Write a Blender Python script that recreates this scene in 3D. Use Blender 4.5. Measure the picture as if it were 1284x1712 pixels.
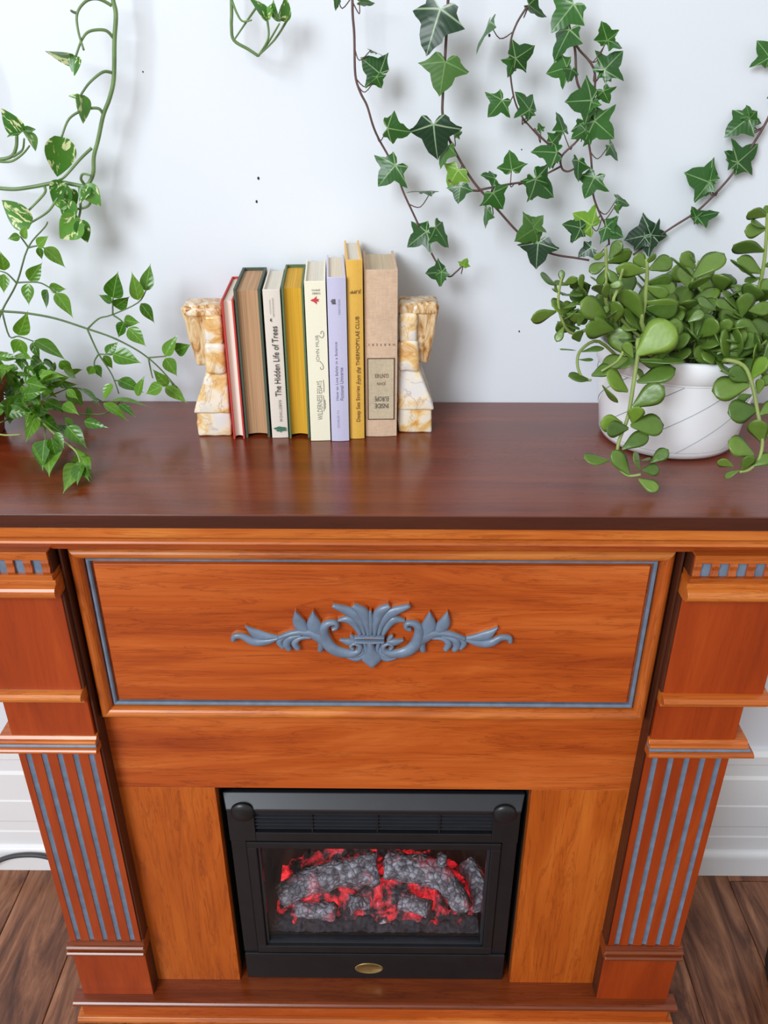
import bpy, bmesh, math, random
from mathutils import Vector, Matrix, noise
random.seed(7)
R = math.radians
for o in list(bpy.data.objects): bpy.data.objects.remove(o)
SC = bpy.context.scene
COL = SC.collection

# ------------------------------------------------------------------ camera
FPX, IW, IH = 1380.0, 1284.0, 1712.0
CAM = Vector((0.0, -1.17, 1.4435)); PITCH = R(27.97); YAW = R(.54)
cd = bpy.data.cameras.new('camera'); cam = bpy.data.objects.new('camera', cd); COL.objects.link(cam)
cd.sensor_fit = 'VERTICAL'; cd.sensor_height = 36.0; cd.lens = 36.0*FPX/IH
cd.clip_start = .02; cd.clip_end = 50
cam.location = CAM; cam.rotation_euler = (math.pi/2-PITCH, 0, YAW)
SC.camera = cam

# ------------------------------------------------------------------ light
def srgb(r, g, b):
    f = lambda c: (c/255/12.92 if c/255 <= .04045 else ((c/255+.055)/1.055)**2.4)
    return (f(r), f(g), f(b), 1)
w = bpy.data.worlds.new('world'); SC.world = w; w.use_nodes = True
bg = w.node_tree.nodes['Background']; bg.inputs[0].default_value = (1.0, .98, .95, 1); bg.inputs[1].default_value = .62
def area(name, loc, target, size, sy, power, color):
    l = bpy.data.lights.new(name, 'AREA'); l.shape = 'RECTANGLE'; l.size = size; l.size_y = sy; l.energy = power; l.color = color
    o = bpy.data.objects.new(name, l); COL.objects.link(o); o.location = loc
    o.rotation_euler = (Vector(target)-Vector(loc)).to_track_quat('-Z', 'Y').to_euler()
    return o
area('window_daylight', (-1.9, -3.5, 2.95), (0, -.1, 1.0), 1.7, 1.8, 150, (.88, .94, 1.0))
vs = SC.view_settings
vs.view_transform = 'Standard'; vs.look = 'None'; vs.gamma = 1; vs.use_curve_mapping = False; vs.exposure = 0.08

# ------------------------------------------------------------------ photo frame to world, for measuring places
FW = Vector((-math.sin(YAW)*math.cos(PITCH), math.cos(YAW)*math.cos(PITCH), -math.sin(PITCH)))
RT = Vector((math.cos(YAW), math.sin(YAW), 0)); UP = RT.cross(FW)
def at(px, py, y=None, z=None):
    r = FW + RT*((px-IW/2)/FPX) - UP*((py-IH/2)/FPX)
    t = (y-CAM.y)/r.y if y is not None else (z-CAM.z)/r.z
    return CAM + r*t

# ------------------------------------------------------------------ materials
def newmat(name):
    m = bpy.data.materials.new(name); m.use_nodes = True
    return m, m.node_tree, m.node_tree.nodes, m.node_tree.links
def N(nt, t, **k):
    n = nt.nodes.new(t)
    for a, v in k.items(): setattr(n, a, v)
    return n
def ramp(nt, fac, stops):
    r = N(nt, 'ShaderNodeValToRGB'); els = r.color_ramp.elements
    while len(els) < len(stops): els.new(.5)
    for e, (p, c) in zip(els, stops): e.position = p; e.color = c
    nt.links.new(fac, r.inputs[0]); return r.outputs[0]
def math_(nt, op, a, b=None, clamp=False):
    n = N(nt, 'ShaderNodeMath', operation=op); n.use_clamp = clamp
    for i, v in enumerate((a, b)):
        if v is None: continue
        if isinstance(v, (int, float)): n.inputs[i].default_value = v
        else: nt.links.new(v, n.inputs[i])
    return n.outputs[0]
def mixc(nt, f, a, b, mode='MIX'):
    n = N(nt, 'ShaderNodeMixRGB', blend_type=mode)
    for i, v in ((0, f), (1, a), (2, b)):
        if isinstance(v, (int, float)): n.inputs[i].default_value = v
        elif isinstance(v, tuple): n.inputs[i].default_value = v
        else: nt.links.new(v, n.inputs[i])
    return n.outputs[0]
def coords(nt, scale=(1, 1, 1), rnd=0.0):
    tc = N(nt, 'ShaderNodeTexCoord'); mp = N(nt, 'ShaderNodeMapping'); mp.inputs['Scale'].default_value = scale
    nt.links.new(tc.outputs['Object'], mp.inputs[0])
    if rnd:
        oi = N(nt, 'ShaderNodeObjectInfo'); nt.links.new(math_(nt, 'MULTIPLY', oi.outputs['Random'], rnd), mp.inputs['Location'])
    return mp.outputs[0]
def noisetex(nt, vec, scale, detail=4, rough=.5, dist=0):
    n = N(nt, 'ShaderNodeTexNoise'); n.inputs['Scale'].default_value = scale; n.inputs['Detail'].default_value = detail
    n.inputs['Roughness'].default_value = rough; n.inputs['Distortion'].default_value = dist
    nt.links.new(vec, n.inputs['Vector']); return n.outputs['Fac']
def bump(nt, h, strength, dist, bs):
    b = N(nt, 'ShaderNodeBump'); b.inputs['Strength'].default_value = strength; b.inputs['Distance'].default_value = dist
    nt.links.new(h, b.inputs['Height']); nt.links.new(b.outputs[0], bs.inputs['Normal'])
def plain(name, col, rough=.5, metal=0, coat=0, spec=.5, mottle=0.0, mscale=30):
    m, nt, ns, lk = newmat(name); bs = ns['Principled BSDF']
    bs.inputs['Base Color'].default_value = col; bs.inputs['Roughness'].default_value = rough
    bs.inputs['Metallic'].default_value = metal; bs.inputs['Coat Weight'].default_value = coat
    bs.inputs['Specular IOR Level'].default_value = spec
    if mottle:
        f = noisetex(nt, coords(nt, rnd=20), mscale, 5)
        d = tuple(c*(1-mottle) for c in col[:3])+(1,); l = tuple(min(1, c*(1+mottle)) for c in col[:3])+(1,)
        lk.new(ramp(nt, f, [(.3, d), (.7, l)]), bs.inputs['Base Color'])
    return m
def wood(name, dark, mid, light, axis, rough=.34, coat=.25, fine=1.0):
    m, nt, ns, lk = newmat(name); bs = ns['Principled BSDF']
    ax = lambda a, b: {'x': (a, b, b), 'z': (b, b, a), 'y': (b, a, b)}[axis]
    v = coords(nt, ax(1.0, 8), rnd=13)
    f1 = noisetex(nt, v, 2.0, 6, .6, 1.1)
    f2 = noisetex(nt, coords(nt, ax(5, 210), rnd=13), 1.5, 3, .6)
    f3 = noisetex(nt, coords(nt, ax(1.6, 26), rnd=13), 2.2, 5, .65, 1.3)
    c1 = ramp(nt, f1, [(.26, dark), (.5, mid), (.76, light)])
    g = ramp(nt, f2, [(.30, (.62, .55, .50, 1)), (.46, (1, 1, 1, 1))])
    l = ramp(nt, f3, [(.455, (1, 1, 1, 1)), (.49, (.50, .36, .28, 1)), (.515, (1, 1, 1, 1))])
    c = mixc(nt, .40*fine, c1, g, 'MULTIPLY')
    c = mixc(nt, .55*fine, c, l, 'MULTIPLY')
    lk.new(c, bs.inputs['Base Color'])
    bs.inputs['Roughness'].default_value = rough; bs.inputs['Coat Weight'].default_value = coat; bs.inputs['Coat Roughness'].default_value = .26
    bump(nt, f2, .06, .002, bs)
    return m
M = {}
M['cherry_h'] = wood('cherry_wood_horizontal', srgb(150, 58, 10), srgb(182, 82, 22), srgb(212, 114, 48), 'x', rough=.38, coat=.12)
M['cherry_v'] = wood('cherry_wood_vertical', srgb(160, 70, 10), srgb(184, 88, 20), srgb(204, 110, 36), 'z', rough=.4, coat=.1)
M['pilaster'] = wood('red_cherry_wood', srgb(136, 46, 6), srgb(158, 58, 10), srgb(174, 72, 18), 'z', rough=.4, coat=.1, fine=.35)
M['mould'] = wood('orange_moulding_wood', srgb(150, 70, 20), srgb(192, 100, 34), srgb(220, 138, 62), 'x', rough=.3)
M['mould_v'] = wood('orange_moulding_wood_upright', srgb(140, 60, 16), srgb(170, 80, 24), srgb(196, 106, 40), 'z', rough=.25)
M['shelf'] = wood('dark_mahogany_top', srgb(92, 32, 12), srgb(112, 44, 18), srgb(130, 58, 26), 'x', rough=.22, coat=.25, fine=.6)
M['edge'] = wood('shelf_edge_shade', srgb(58, 24, 14), srgb(72, 30, 16), srgb(86, 40, 22), 'x', rough=.3, fine=.5)  # dim light on the shelf front put into the wood colour
M['base_dark'] = wood('dark_base_wood', srgb(96, 40, 16), srgb(118, 52, 20), srgb(136, 66, 26), 'x', rough=.28)
M['return_shade'] = wood('shade_toned_return', srgb(54, 24, 11), srgb(74, 33, 14), srgb(92, 45, 20), 'z', rough=.5, coat=0)  # shade on the pilasters' inner sides, put into the wood colour
M['blue'] = plain('slate_blue_paint', srgb(106, 123, 144), .42, mottle=.18, mscale=60, coat=.2)
M['wall'] = plain('white_wall_paint', srgb(224, 229, 236), .55, mottle=.015, mscale=3)
_m = M['wall']; _nt = _m.node_tree; bump(_nt, noisetex(_nt, coords(_nt), 240, 3), .12, .001, _nt.nodes['Principled BSDF'])
M['trimwhite'] = plain('white_trim_paint', srgb(236, 238, 240), .4, mottle=.02, mscale=8)
M['hole'] = plain('dark_nail_hole', srgb(40, 34, 32), .9)
M['black'] = plain('satin_black_metal', srgb(24, 25, 28), .36, mottle=.15, mscale=40)
M['black_lip'] = plain('dark_grey_metal', srgb(40, 42, 47), .34, mottle=.1, mscale=30)
M['inside'] = plain('firebox_inner_black', srgb(16, 13, 12), .8)
M['brass'] = plain('brushed_brass', srgb(190, 170, 110), .32, metal=.85, mottle=.15, mscale=90)
M['cord'] = plain('dark_grey_rubber', srgb(58, 60, 64), .5)
M['blackcloth'] = plain('black_fabric', srgb(18, 18, 19), .85, mottle=.3, mscale=200)
M['soil'] = plain('dark_potting_soil', srgb(50, 36, 26), .95, mottle=.5, mscale=120)
M['pot'] = plain('white_glazed_ceramic', srgb(243, 246, 250), .22, coat=.4, mottle=.02, mscale=20)
M['potline'] = plain('grey_incised_line', srgb(150, 152, 158), .5)
M['terracotta'] = plain('terracotta', srgb(170, 96, 64), .8, mottle=.12, mscale=40)
M['ink'] = plain('dark_ink', srgb(62, 58, 54), .7)
M['ink_grey'] = plain('grey_ink', srgb(116, 112, 106), .7)
M['ink_violet'] = plain('violet_grey_ink', srgb(112, 110, 140), .7)
M['ink_faint'] = plain('pale_violet_ink', srgb(160, 158, 186), .7)
M['ink_brown'] = plain('brown_ink', srgb(84, 50, 40), .7)
M['ink_red'] = plain('red_ink', srgb(206, 62, 66), .7)
M['ink_green'] = plain('green_ink', srgb(60, 110, 88), .7)
def cloth(name, col, sc=700, amt=.14, rough=.75):
    m, nt, ns, lk = newmat(name); bs = ns['Principled BSDF']; bs.inputs['Roughness'].default_value = rough
    f = noisetex(nt, coords(nt, (1, 1, .25), 5), sc, 3); g = noisetex(nt, coords(nt, (.25, 1, 1), 5), sc, 3); h = noisetex(nt, coords(nt, rnd=9), 22, 4)
    a = math_(nt, 'ADD', math_(nt, 'MULTIPLY', math_(nt, 'ADD', f, g), .35), math_(nt, 'MULTIPLY', h, .3))
    lk.new(ramp(nt, a, [(.3, tuple(c*(1-amt*1.6) for c in col[:3])+(1,)), (.7, tuple(min(1, c*(1+amt)) for c in col[:3])+(1,))]), bs.inputs['Base Color'])
    bump(nt, math_(nt, 'ADD', f, g), .15, .0005, bs); return m
M['c_red'] = cloth('red_book_cloth', srgb(196, 62, 54), amt=.06)
M['c_green'] = cloth('dark_green_book_cloth', srgb(74, 88, 74))
M['c_green2'] = cloth('leaf_green_book_cloth', srgb(88, 112, 78))
M['c_white'] = cloth('off_white_paper_cover', srgb(226, 216, 204), amt=.02, rough=.45)
M['c_cream'] = cloth('cream_paper_cover', srgb(240, 236, 212), amt=.02, rough=.4)
M['c_lav'] = cloth('lavender_paper_cover', srgb(198, 196, 222), amt=.02, rough=.35)
M['c_yellow'] = cloth('mustard_paper_cover', srgb(226, 178, 76), amt=.05, rough=.5)
M['c_board'] = cloth('pale_tan_board', srgb(196, 176, 132), amt=.08)
M['c_linen'] = cloth('beige_linen', srgb(212, 182, 154), sc=420, amt=.14)
M['c_label'] = cloth('printed_linen_label', srgb(196, 180, 152), sc=420, amt=.16)
def pages(name, col, k=900, amt=.2):
    m, nt, ns, lk = newmat(name); bs = ns['Principled BSDF']; bs.inputs['Roughness'].default_value = .8
    f = noisetex(nt, coords(nt, (k, 6, 6), 9), 1, 2)
    lk.new(ramp(nt, f, [(.3, tuple(c*(1-amt) for c in col[:3])+(1,)), (.7, tuple(min(1, c*(1+amt*.4)) for c in col[:3])+(1,))]), bs.inputs['Base Color'])
    bump(nt, f, .3, .0004, bs); return m
M['p_pink'] = pages('pale_pink_pages', srgb(236, 220, 206), amt=.08)
M['p_tan'] = pages('aged_tan_pages', srgb(190, 148, 110), amt=.28)
M['p_cream'] = pages('cream_pages', srgb(222, 214, 198), amt=.12)
M['p_gold'] = pages('yellow_dyed_pages', srgb(216, 164, 40), amt=.26)
M['p_old'] = pages('aged_cream_pages', srgb(206, 186, 156), amt=.2)
def onyx():
    m, nt, ns, lk = newmat('banded_onyx_stone'); bs = ns['Principled BSDF']
    f = noisetex(nt, coords(nt, (1, 1, 1.3), .4), 30, 4, .55, .5)
    c = ramp(nt, f, [(.34, srgb(226, 222, 220)), (.48, srgb(238, 226, 204)), (.56, srgb(234, 200, 140)), (.66, srgb(216, 160, 84)), (.76, srgb(236, 216, 180))])
    g = noisetex(nt, coords(nt, (1, 1, 1), .4), 16, 5, .6, .8)
    k = ramp(nt, g, [(.50, (0, 0, 0, 1)), (.515, (1, 1, 1, 1)), (.53, (0, 0, 0, 1))])
    h = noisetex(nt, coords(nt, (1, 1, 1), .4), 40, 2)
    lk.new(mixc(nt, math_(nt, 'MULTIPLY', k, math_(nt, 'MULTIPLY', h, .75)), c, srgb(150, 92, 44)), bs.inputs['Base Color'])
    bs.inputs['Roughness'].default_value = .16; bs.inputs['Subsurface Weight'].default_value = .12
    bs.inputs['Subsurface Radius'].default_value = (.01, .007, .004); bs.inputs['Coat Weight'].default_value = .5
    return m
M['onyx'] = onyx()
def bark_stone():
    m, nt, ns, lk = newmat('brown_banded_onyx'); bs = ns['Principled BSDF']
    f = noisetex(nt, coords(nt, (1, 1, .25), 4), 75, 5, .65, 1.2)
    lk.new(ramp(nt, f, [(.28, srgb(112, 70, 32)), (.40, srgb(176, 122, 62)), (.52, srgb(222, 192, 146)), (.66, srgb(234, 226, 214))]), bs.inputs['Base Color'])
    bs.inputs['Roughness'].default_value = .25; bump(nt, f, .4, .002, bs); return m
M['onyx_brown'] = bark_stone()
def floorwood():
    m, nt, ns, lk = newmat('brown_plank_wood'); bs = ns['Principled BSDF']
    f = noisetex(nt, coords(nt, (13, 1.7, 13), 31), 2.0, 8, .68, 1.3)
    g = noisetex(nt, coords(nt, (90, 4, 90), 31), 1.2, 4, .6)
    c = ramp(nt, f, [(.30, srgb(58, 32, 22)), (.43, srgb(98, 58, 38)), (.56, srgb(140, 92, 64)), (.70, srgb(172, 124, 92))])
    lk.new(mixc(nt, .5, c, ramp(nt, g, [(.3, (.5, .45, .42, 1)), (.5, (1, 1, 1, 1))]), 'MULTIPLY'), bs.inputs['Base Color'])
    bs.inputs['Roughness'].default_value = .42; bump(nt, g, .12, .002, bs); return m
M['floor'] = floorwood()
M['gap'] = plain('dark_subfloor', srgb(44, 28, 20), .9)
def glass():
    m, nt, ns, lk = newmat('clear_door_glass'); ns.remove(ns['Principled BSDF'])
    t = N(nt, 'ShaderNodeBsdfTransparent'); t.inputs[0].default_value = (.90, .90, .92, 1)
    g = N(nt, 'ShaderNodeBsdfGlossy'); g.inputs['Roughness'].default_value = .04
    lw = N(nt, 'ShaderNodeLayerWeight'); lw.inputs[0].default_value = .5; fr = N(nt, 'ShaderNodeMath', operation='MULTIPLY_ADD'); lk.new(math_(nt, 'POWER', lw.outputs['Facing'], 5), fr.inputs[0]); fr.inputs[1].default_value = .9; fr.inputs[2].default_value = .045
    mx = N(nt, 'ShaderNodeMixShader'); lk.new(fr.outputs[0], mx.inputs[0]); lk.new(t.outputs[0], mx.inputs[1]); lk.new(g.outputs[0], mx.inputs[2])
    lk.new(mx.outputs[0], ns['Material Output'].inputs[0]); return m
M['glass'] = glass()
def logmat():
    m, nt, ns, lk = newmat('ashen_log_bark'); bs = ns['Principled BSDF']
    v = coords(nt, (1, 1, 1), 6)
    vo = N(nt, 'ShaderNodeTexVoronoi', feature='DISTANCE_TO_EDGE'); vo.inputs['Scale'].default_value = 95; lk.new(v, vo.inputs['Vector'])
    f = noisetex(nt, v, 70, 5, .65)
    c = ramp(nt, f, [(.3, srgb(82, 80, 84)), (.48, srgb(150, 148, 154)), (.66, srgb(226, 226, 232))])
    k = ramp(nt, vo.outputs[0], [(.0, (.25, .23, .24, 1)), (.14, (1, 1, 1, 1))])
    lk.new(mixc(nt, .8, c, k, 'MULTIPLY'), bs.inputs['Base Color'])
    e = noisetex(nt, coords(nt, (1, 1, 1), 6), 30, 4)
    em = ramp(nt, e, [(.54, (0, 0, 0, 1)), (.72, (1, .02, .04, 1))])
    lk.new(em, bs.inputs['Emission Color']); bs.inputs['Emission Strength'].default_value = .35
    bs.inputs['Roughness'].default_value = .7; bump(nt, vo.outputs[0], .9, .006, bs); return m
M['log'] = logmat()
def embermat():
    m, nt, ns, lk = newmat('glowing_ember_bed'); bs = ns['Principled BSDF']
    v = coords(nt)
    f = noisetex(nt, v, 85, 6, .7); e = noisetex(nt, v, 26, 5, .65, .6)
    lk.new(ramp(nt, f, [(.32, srgb(30, 27, 28)), (.55, srgb(84, 80, 84)), (.7, srgb(150, 148, 154))]), bs.inputs['Base Color'])
    sep = N(nt, 'ShaderNodeSeparateXYZ'); lk.new(v, sep.inputs[0])
    lk.new(ramp(nt, math_(nt, 'ADD', e, math_(nt, 'MULTIPLY', f, .15)), [(.55, (0, 0, 0, 1)), (.64, (.45, .004, .010, 1)), (.76, (1, .05, .06, 1))]), bs.inputs['Emission Color'])
    bs.inputs['Emission Strength'].default_value = 1.35; bs.inputs['Roughness'].default_value = .8
    bump(nt, f, .8, .006, bs); return m
M['ember'] = embermat()
M['ash'] = plain('grey_ash', srgb(66, 66, 70), .9, mottle=.5, mscale=160)

def leafmat(name, dark, light, kind, vein=None, rough=.32, trans=.22):
    m, nt, ns, lk = newmat(name); bs = ns['Principled BSDF']
    tc = N(nt, 'ShaderNodeTexCoord'); sp = N(nt, 'ShaderNodeSeparateXYZ'); lk.new(tc.outputs['Object'], sp.inputs[0])
    x = sp.outputs[0]; y = math_(nt, 'ABSOLUTE', sp.outputs[1])
    oi = N(nt, 'ShaderNodeObjectInfo')
    base = ramp(nt, oi.outputs['Random'], [(0, dark), (1, light)])
    n = noisetex(nt, coords(nt, rnd=30), 4, 3)
    base = mixc(nt, .35, base, ramp(nt, n, [(.3, (.6, .6, .6, 1)), (.7, (1, 1, 1, 1))]), 'MULTIPLY')
    if kind == 'ivy':
        masks = None
        for a in (0, 76, 126):
            s, c = math.sin(R(a)), math.cos(R(a))
            d = math_(nt, 'ABSOLUTE', math_(nt, 'SUBTRACT', math_(nt, 'MULTIPLY', x, s), math_(nt, 'MULTIPLY', y, c)))
            fwd = math_(nt, 'ADD', math_(nt, 'MULTIPLY', x, c), math_(nt, 'MULTIPLY', y, s))
            d = math_(nt, 'ADD', d, math_(nt, 'MULTIPLY', math_(nt, 'LESS_THAN', fwd, 0), 1))
            d = math_(nt, 'ADD', d, math_(nt, 'MULTIPLY', fwd, .016))
            masks = d if masks is None else math_(nt, 'MINIMUM', masks, d)
        k = ramp(nt, masks, [(.012, (1, 1, 1, 1)), (.034, (0, 0, 0, 1))])
        sv = math_(nt, 'ABSOLUTE', math_(nt, 'SINE', math_(nt, 'MULTIPLY', math_(nt, 'SUBTRACT', x, math_(nt, 'MULTIPLY', y, .75)), 17)))
        k2 = ramp(nt, sv, [(.0, (.5, .5, .5, 1)), (.16, (0, 0, 0, 1))])
        col = mixc(nt, math_(nt, 'MULTIPLY', k2, .16), mixc(nt, math_(nt, 'MULTIPLY', k, .8), base, vein), vein)
        h = sv
    elif kind == 'pinnate':
        k = ramp(nt, y, [(.008, (1, 1, 1, 1)), (.02, (0, 0, 0, 1))])
        sv = math_(nt, 'ABSOLUTE', math_(nt, 'SINE', math_(nt, 'MULTIPLY', math_(nt, 'SUBTRACT', x, math_(nt, 'MULTIPLY', y, 1.1)), 15)))
        k2 = ramp(nt, sv, [(.0, (1, 1, 1, 1)), (.22, (0, 0, 0, 1))])
        col = mixc(nt, math_(nt, 'MULTIPLY', k2, .2), mixc(nt, math_(nt, 'MULTIPLY', k, .5), base, vein), vein)
        h = sv
    elif kind == 'pothos':
        v = noisetex(nt, coords(nt, (1, 2.2, 1), 30), 2.3, 4, .6, .7)
        col = mixc(nt, ramp(nt, v, [(.56, (0, 0, 0, 1)), (.60, (1, 1, 1, 1))]), base, vein); h = v
    else:
        edge = noisetex(nt, coords(nt, rnd=30), 3, 2); col = mixc(nt, math_(nt, 'MULTIPLY', edge, .3), base, vein); h = edge
    lk.new(col, bs.inputs['Base Color']); bs.inputs['Roughness'].default_value = rough
    bump(nt, h, .05 if kind != 'pinnate' else .10, .02, bs)
    tr = N(nt, 'ShaderNodeBsdfTranslucent'); lk.new(mixc(nt, 1, col, (1.0, 1.0, .55, 1), 'MULTIPLY'), tr.inputs[0])
    mx = N(nt, 'ShaderNodeMixShader'); mx.inputs[0].default_value = trans
    lk.new(bs.outputs[0], mx.inputs[1]); lk.new(tr.outputs[0], mx.inputs[2]); lk.new(mx.outputs[0], ns['Material Output'].inputs[0])
    return m
VE = srgb(150, 186, 128)
M['ivy'] = leafmat('ivy_leaf', srgb(38, 82, 34), srgb(60, 114, 46), 'ivy', VE)
M['ivy_dark'] = leafmat('dark_ivy_leaf', srgb(30, 60, 40), srgb(36, 70, 44), 'ivy', srgb(172, 198, 162))
M['ivy_pale'] = leafmat('pale_ivy_leaf', srgb(120, 168, 60), srgb(140, 190, 60), 'ivy', srgb(190, 220, 130), trans=.35)
M['ivy_under'] = leafmat('ivy_leaf_underside', srgb(72, 116, 48), srgb(86, 130, 60), 'ivy', srgb(120, 156, 90), rough=.5)
M['ivy_stem'] = plain('purple_brown_ivy_stem', srgb(92, 66, 62), .5, mottle=.3, mscale=60)
M['doll'] = leafmat('bright_green_leaflet', srgb(56, 108, 22), srgb(112, 160, 50), 'pinnate', srgb(150, 196, 96), rough=.22)
M['doll_stem'] = plain('grey_green_twig', srgb(88, 112, 66), .5, mottle=.2, mscale=60)
M['pothos'] = leafmat('variegated_pothos_leaf', srgb(62, 120, 44), srgb(104, 160, 62), 'pothos', srgb(222, 228, 176), rough=.3)
M['pothos_stem'] = plain('green_vine_stem', srgb(104, 132, 78), .4, mottle=.25, mscale=40)
M['jade'] = leafmat('fleshy_green_leaf', srgb(62, 98, 30), srgb(110, 142, 54), 'jade', srgb(136, 164, 84), rough=.3, trans=.1)
M['jade_pale'] = leafmat('pale_yellow_green_leaf', srgb(118, 158, 52), srgb(136, 168, 64), 'jade', srgb(150, 180, 84), rough=.35, trans=.2)
M['jade_stem'] = plain('pale_green_stem', srgb(140, 158, 84), .5, mottle=.2, mscale=50)

# ------------------------------------------------------------------ mesh helpers
def mesh_from(name, verts, faces, mat, smooth=False):
    me = bpy.data.meshes.new(name); me.from_pydata([tuple(v) for v in verts], [], faces); me.update()
    if mat: me.materials.append(mat)
    if smooth:
        for p in me.polygons: p.use_smooth = True
    return me
def link(name, me, parent=None, loc=None, rot=None):
    o = bpy.data.objects.new(name, me); COL.objects.link(o)
    if parent: o.parent = parent
    if loc: o.location = loc
    if rot: o.rotation_euler = rot
    return o
def bm_obj(name, bm, mat, parent=None, bevel=0, smooth=False, seg=2, recalc=True):
    if recalc: bmesh.ops.recalc_face_normals(bm, faces=bm.faces)
    me = bpy.data.meshes.new(name); bm.to_mesh(me); bm.free()
    for m in (mat if isinstance(mat, (list, tuple)) else [mat]): me.materials.append(m)
    if smooth:
        for p in me.polygons: p.use_smooth = True
    o = link(name, me, parent)
    if bevel:
        b = o.modifiers.new('bevel', 'BEVEL'); b.width = bevel; b.segments = seg; b.limit_method = 'ANGLE'; b.angle_limit = R(40)
    return o
def box(bm, x0, x1, y0, y1, z0, z1):
    v = [bm.verts.new((x, y, z)) for x in (x0, x1) for y in (y0, y1) for z in (z0, z1)]
    for f in ((0, 1, 3, 2), (4, 6, 7, 5), (0, 4, 5, 1), (2, 3, 7, 6), (0, 2, 6, 4), (1, 5, 7, 3)): bm.faces.new([v[i] for i in f])
def box_obj(name, x0, x1, y0, y1, z0, z1, mat, parent=None, bevel=.001):
    bm = bmesh.new(); box(bm, min(x0, x1), max(x0, x1), y0, y1, z0, z1); return bm_obj(name, bm, mat, parent, bevel)
def prism_x(bm, prof, x0, x1, ret0=None, ret1=None):
    """profile of (y,z) points swept along x between x0 and x1"""
    a = [bm.verts.new((x0, y, z)) for y, z in prof]; b = [bm.verts.new((x1, y, z)) for y, z in prof]; n = len(prof)
    for i in range(n): bm.faces.new((a[i], a[(i+1) % n], b[(i+1) % n], b[i]))
    bm.faces.new(a); bm.faces.new(b[::-1])
def mould(name, prof, x0, x1, mat, parent, bevel=.0008):
    bm = bmesh.new(); prism_x(bm, prof, min(x0, x1), max(x0, x1)); return bm_obj(name, bm, mat, parent, bevel)
def arc(cy, cz, ry, rz, a0, a1, n=7):
    return [(cy+ry*math.cos(R(a0+(a1-a0)*i/n)), cz+rz*math.sin(R(a0+(a1-a0)*i/n))) for i in range(n+1)]
def smooth_path(pts, n=5):
    P = [Vector(p) for p in pts]
    if len(P) < 3: return P
    out = []
    for i in range(len(P)-1):
        p0 = P[max(i-1, 0)]; p1 = P[i]; p2 = P[i+1]; p3 = P[min(i+2, len(P)-1)]
        for k in range(n):
            t = k/n
            out.append(.5*((2*p1)+(-p0+p2)*t+(2*p0-5*p1+4*p2-p3)*t*t+(-p0+3*p1-3*p2+p3)*t**3))
    out.append(P[-1]); return out
def tube(bm, pts, r0, r1=None, seg=6, sm=4):
    pts = smooth_path(pts, sm); n = len(pts); r1 = r0 if r1 is None else r1; rings = []
    prev = None
    for i, p in enumerate(pts):
        d = (pts[min(i+1, n-1)]-pts[max(i-1, 0)])
        d = d.normalized() if d.length > 1e-9 else Vector((0, 0, 1))
        if prev is None: u = d.orthogonal().normalized()
        else:
            u = prev - d*prev.dot(d); u = u.normalized() if u.length > 1e-6 else d.orthogonal().normalized()
        prev = u; v = d.cross(u); r = r0+(r1-r0)*i/max(n-1, 1)
        rings.append([bm.verts.new(p+(u*math.cos(2*math.pi*k/seg)+v*math.sin(2*math.pi*k/seg))*r) for k in range(seg)])
    for a, b in zip(rings, rings[1:]):
        for k in range(seg): bm.faces.new((a[k], a[(k+1) % seg], b[(k+1) % seg], b[k]))
    bm.faces.new(rings[0][::-1]); bm.faces.new(rings[-1])
def lathe(bm, prof, seg=48, cap=True):
    rings = [[bm.verts.new((r*math.cos(2*math.pi*k/seg), r*math.sin(2*math.pi*k/seg), z)) for k in range(seg)] for r, z in prof]
    for a, b in zip(rings, rings[1:]):
        for k in range(seg): bm.faces.new((a[k], a[(k+1) % seg], b[(k+1) % seg], b[k]))
    if cap: bm.faces.new(rings[0][::-1]); bm.faces.new(rings[-1])
def thing(name, label, cat, loc=(0, 0, 0), rz=0, group=None):
    o = bpy.data.objects.new(name, None); COL.objects.link(o); o.empty_display_size = .02
    o.location = loc; o.rotation_euler = (0, 0, rz); o['label'] = label; o['category'] = cat
    if group: o['group'] = group
    return o
def tag(o, label, cat, group=None):
    o['label'] = label; o['category'] = cat
    if group: o['group'] = group
    return o

# ------------------------------------------------------------------ the room
ZM = 1.0099          # top of the mantel shelf
def structure(o): o['kind'] = 'structure'; return o
wall = structure(box_obj('wall_back', -2.4, 2.4, 0, .1, 0, 2.7, M['wall'], bevel=0)); wall['label'] = 'white painted wall behind the mantel with small nail holes'; wall['category'] = 'wall'
for px, py, r in ((432, 298, .0017), (429, 337, .0016), (818, 59, .0016), (239, 120, .0009), (868, 554, .0012), (872, 250, .0008)):
    p = at(px, py, y=0); bm = bmesh.new()
    bmesh.ops.create_cone(bm, cap_ends=True, segments=10, radius1=r, radius2=r*.8, depth=.0016, matrix=Matrix.Translation(p) @ Matrix.Diagonal((1, 1, 1.35, 1)) @ Matrix.Rotation(math.pi/2, 4, 'X'))
    bm_obj('nail_hole', bm, M['hole'], wall)
prof = [(0, 0), (-.026, 0), (-.026, .048)] + arc(-.018, .05, .008, .012, 180, 90, 4) + [(-.016, .066), (-.016, .10), (-.0145, .104), (-.0145, .128), (-.016, .132), (-.016, .185), (-.0145, .188), (-.0145, .255), (-.011, .262), (-.011, .29), (-.016, .296), (-.016, .315), (-.008, .322), (0, .322)]
bb = structure(mould('baseboard_back', prof, -2.4, 2.4, M['trimwhite'], None, .0006)); bb['label'] = 'tall white stepped baseboard along the foot of the wall'; bb['category'] = 'baseboard'
fl = structure(box_obj('floor', -2.4, 2.4, -3.2, .1, -.05, -.012, M['gap'], bevel=0)); fl['label'] = 'brown wooden plank floor'; fl['category'] = 'floor'
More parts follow.
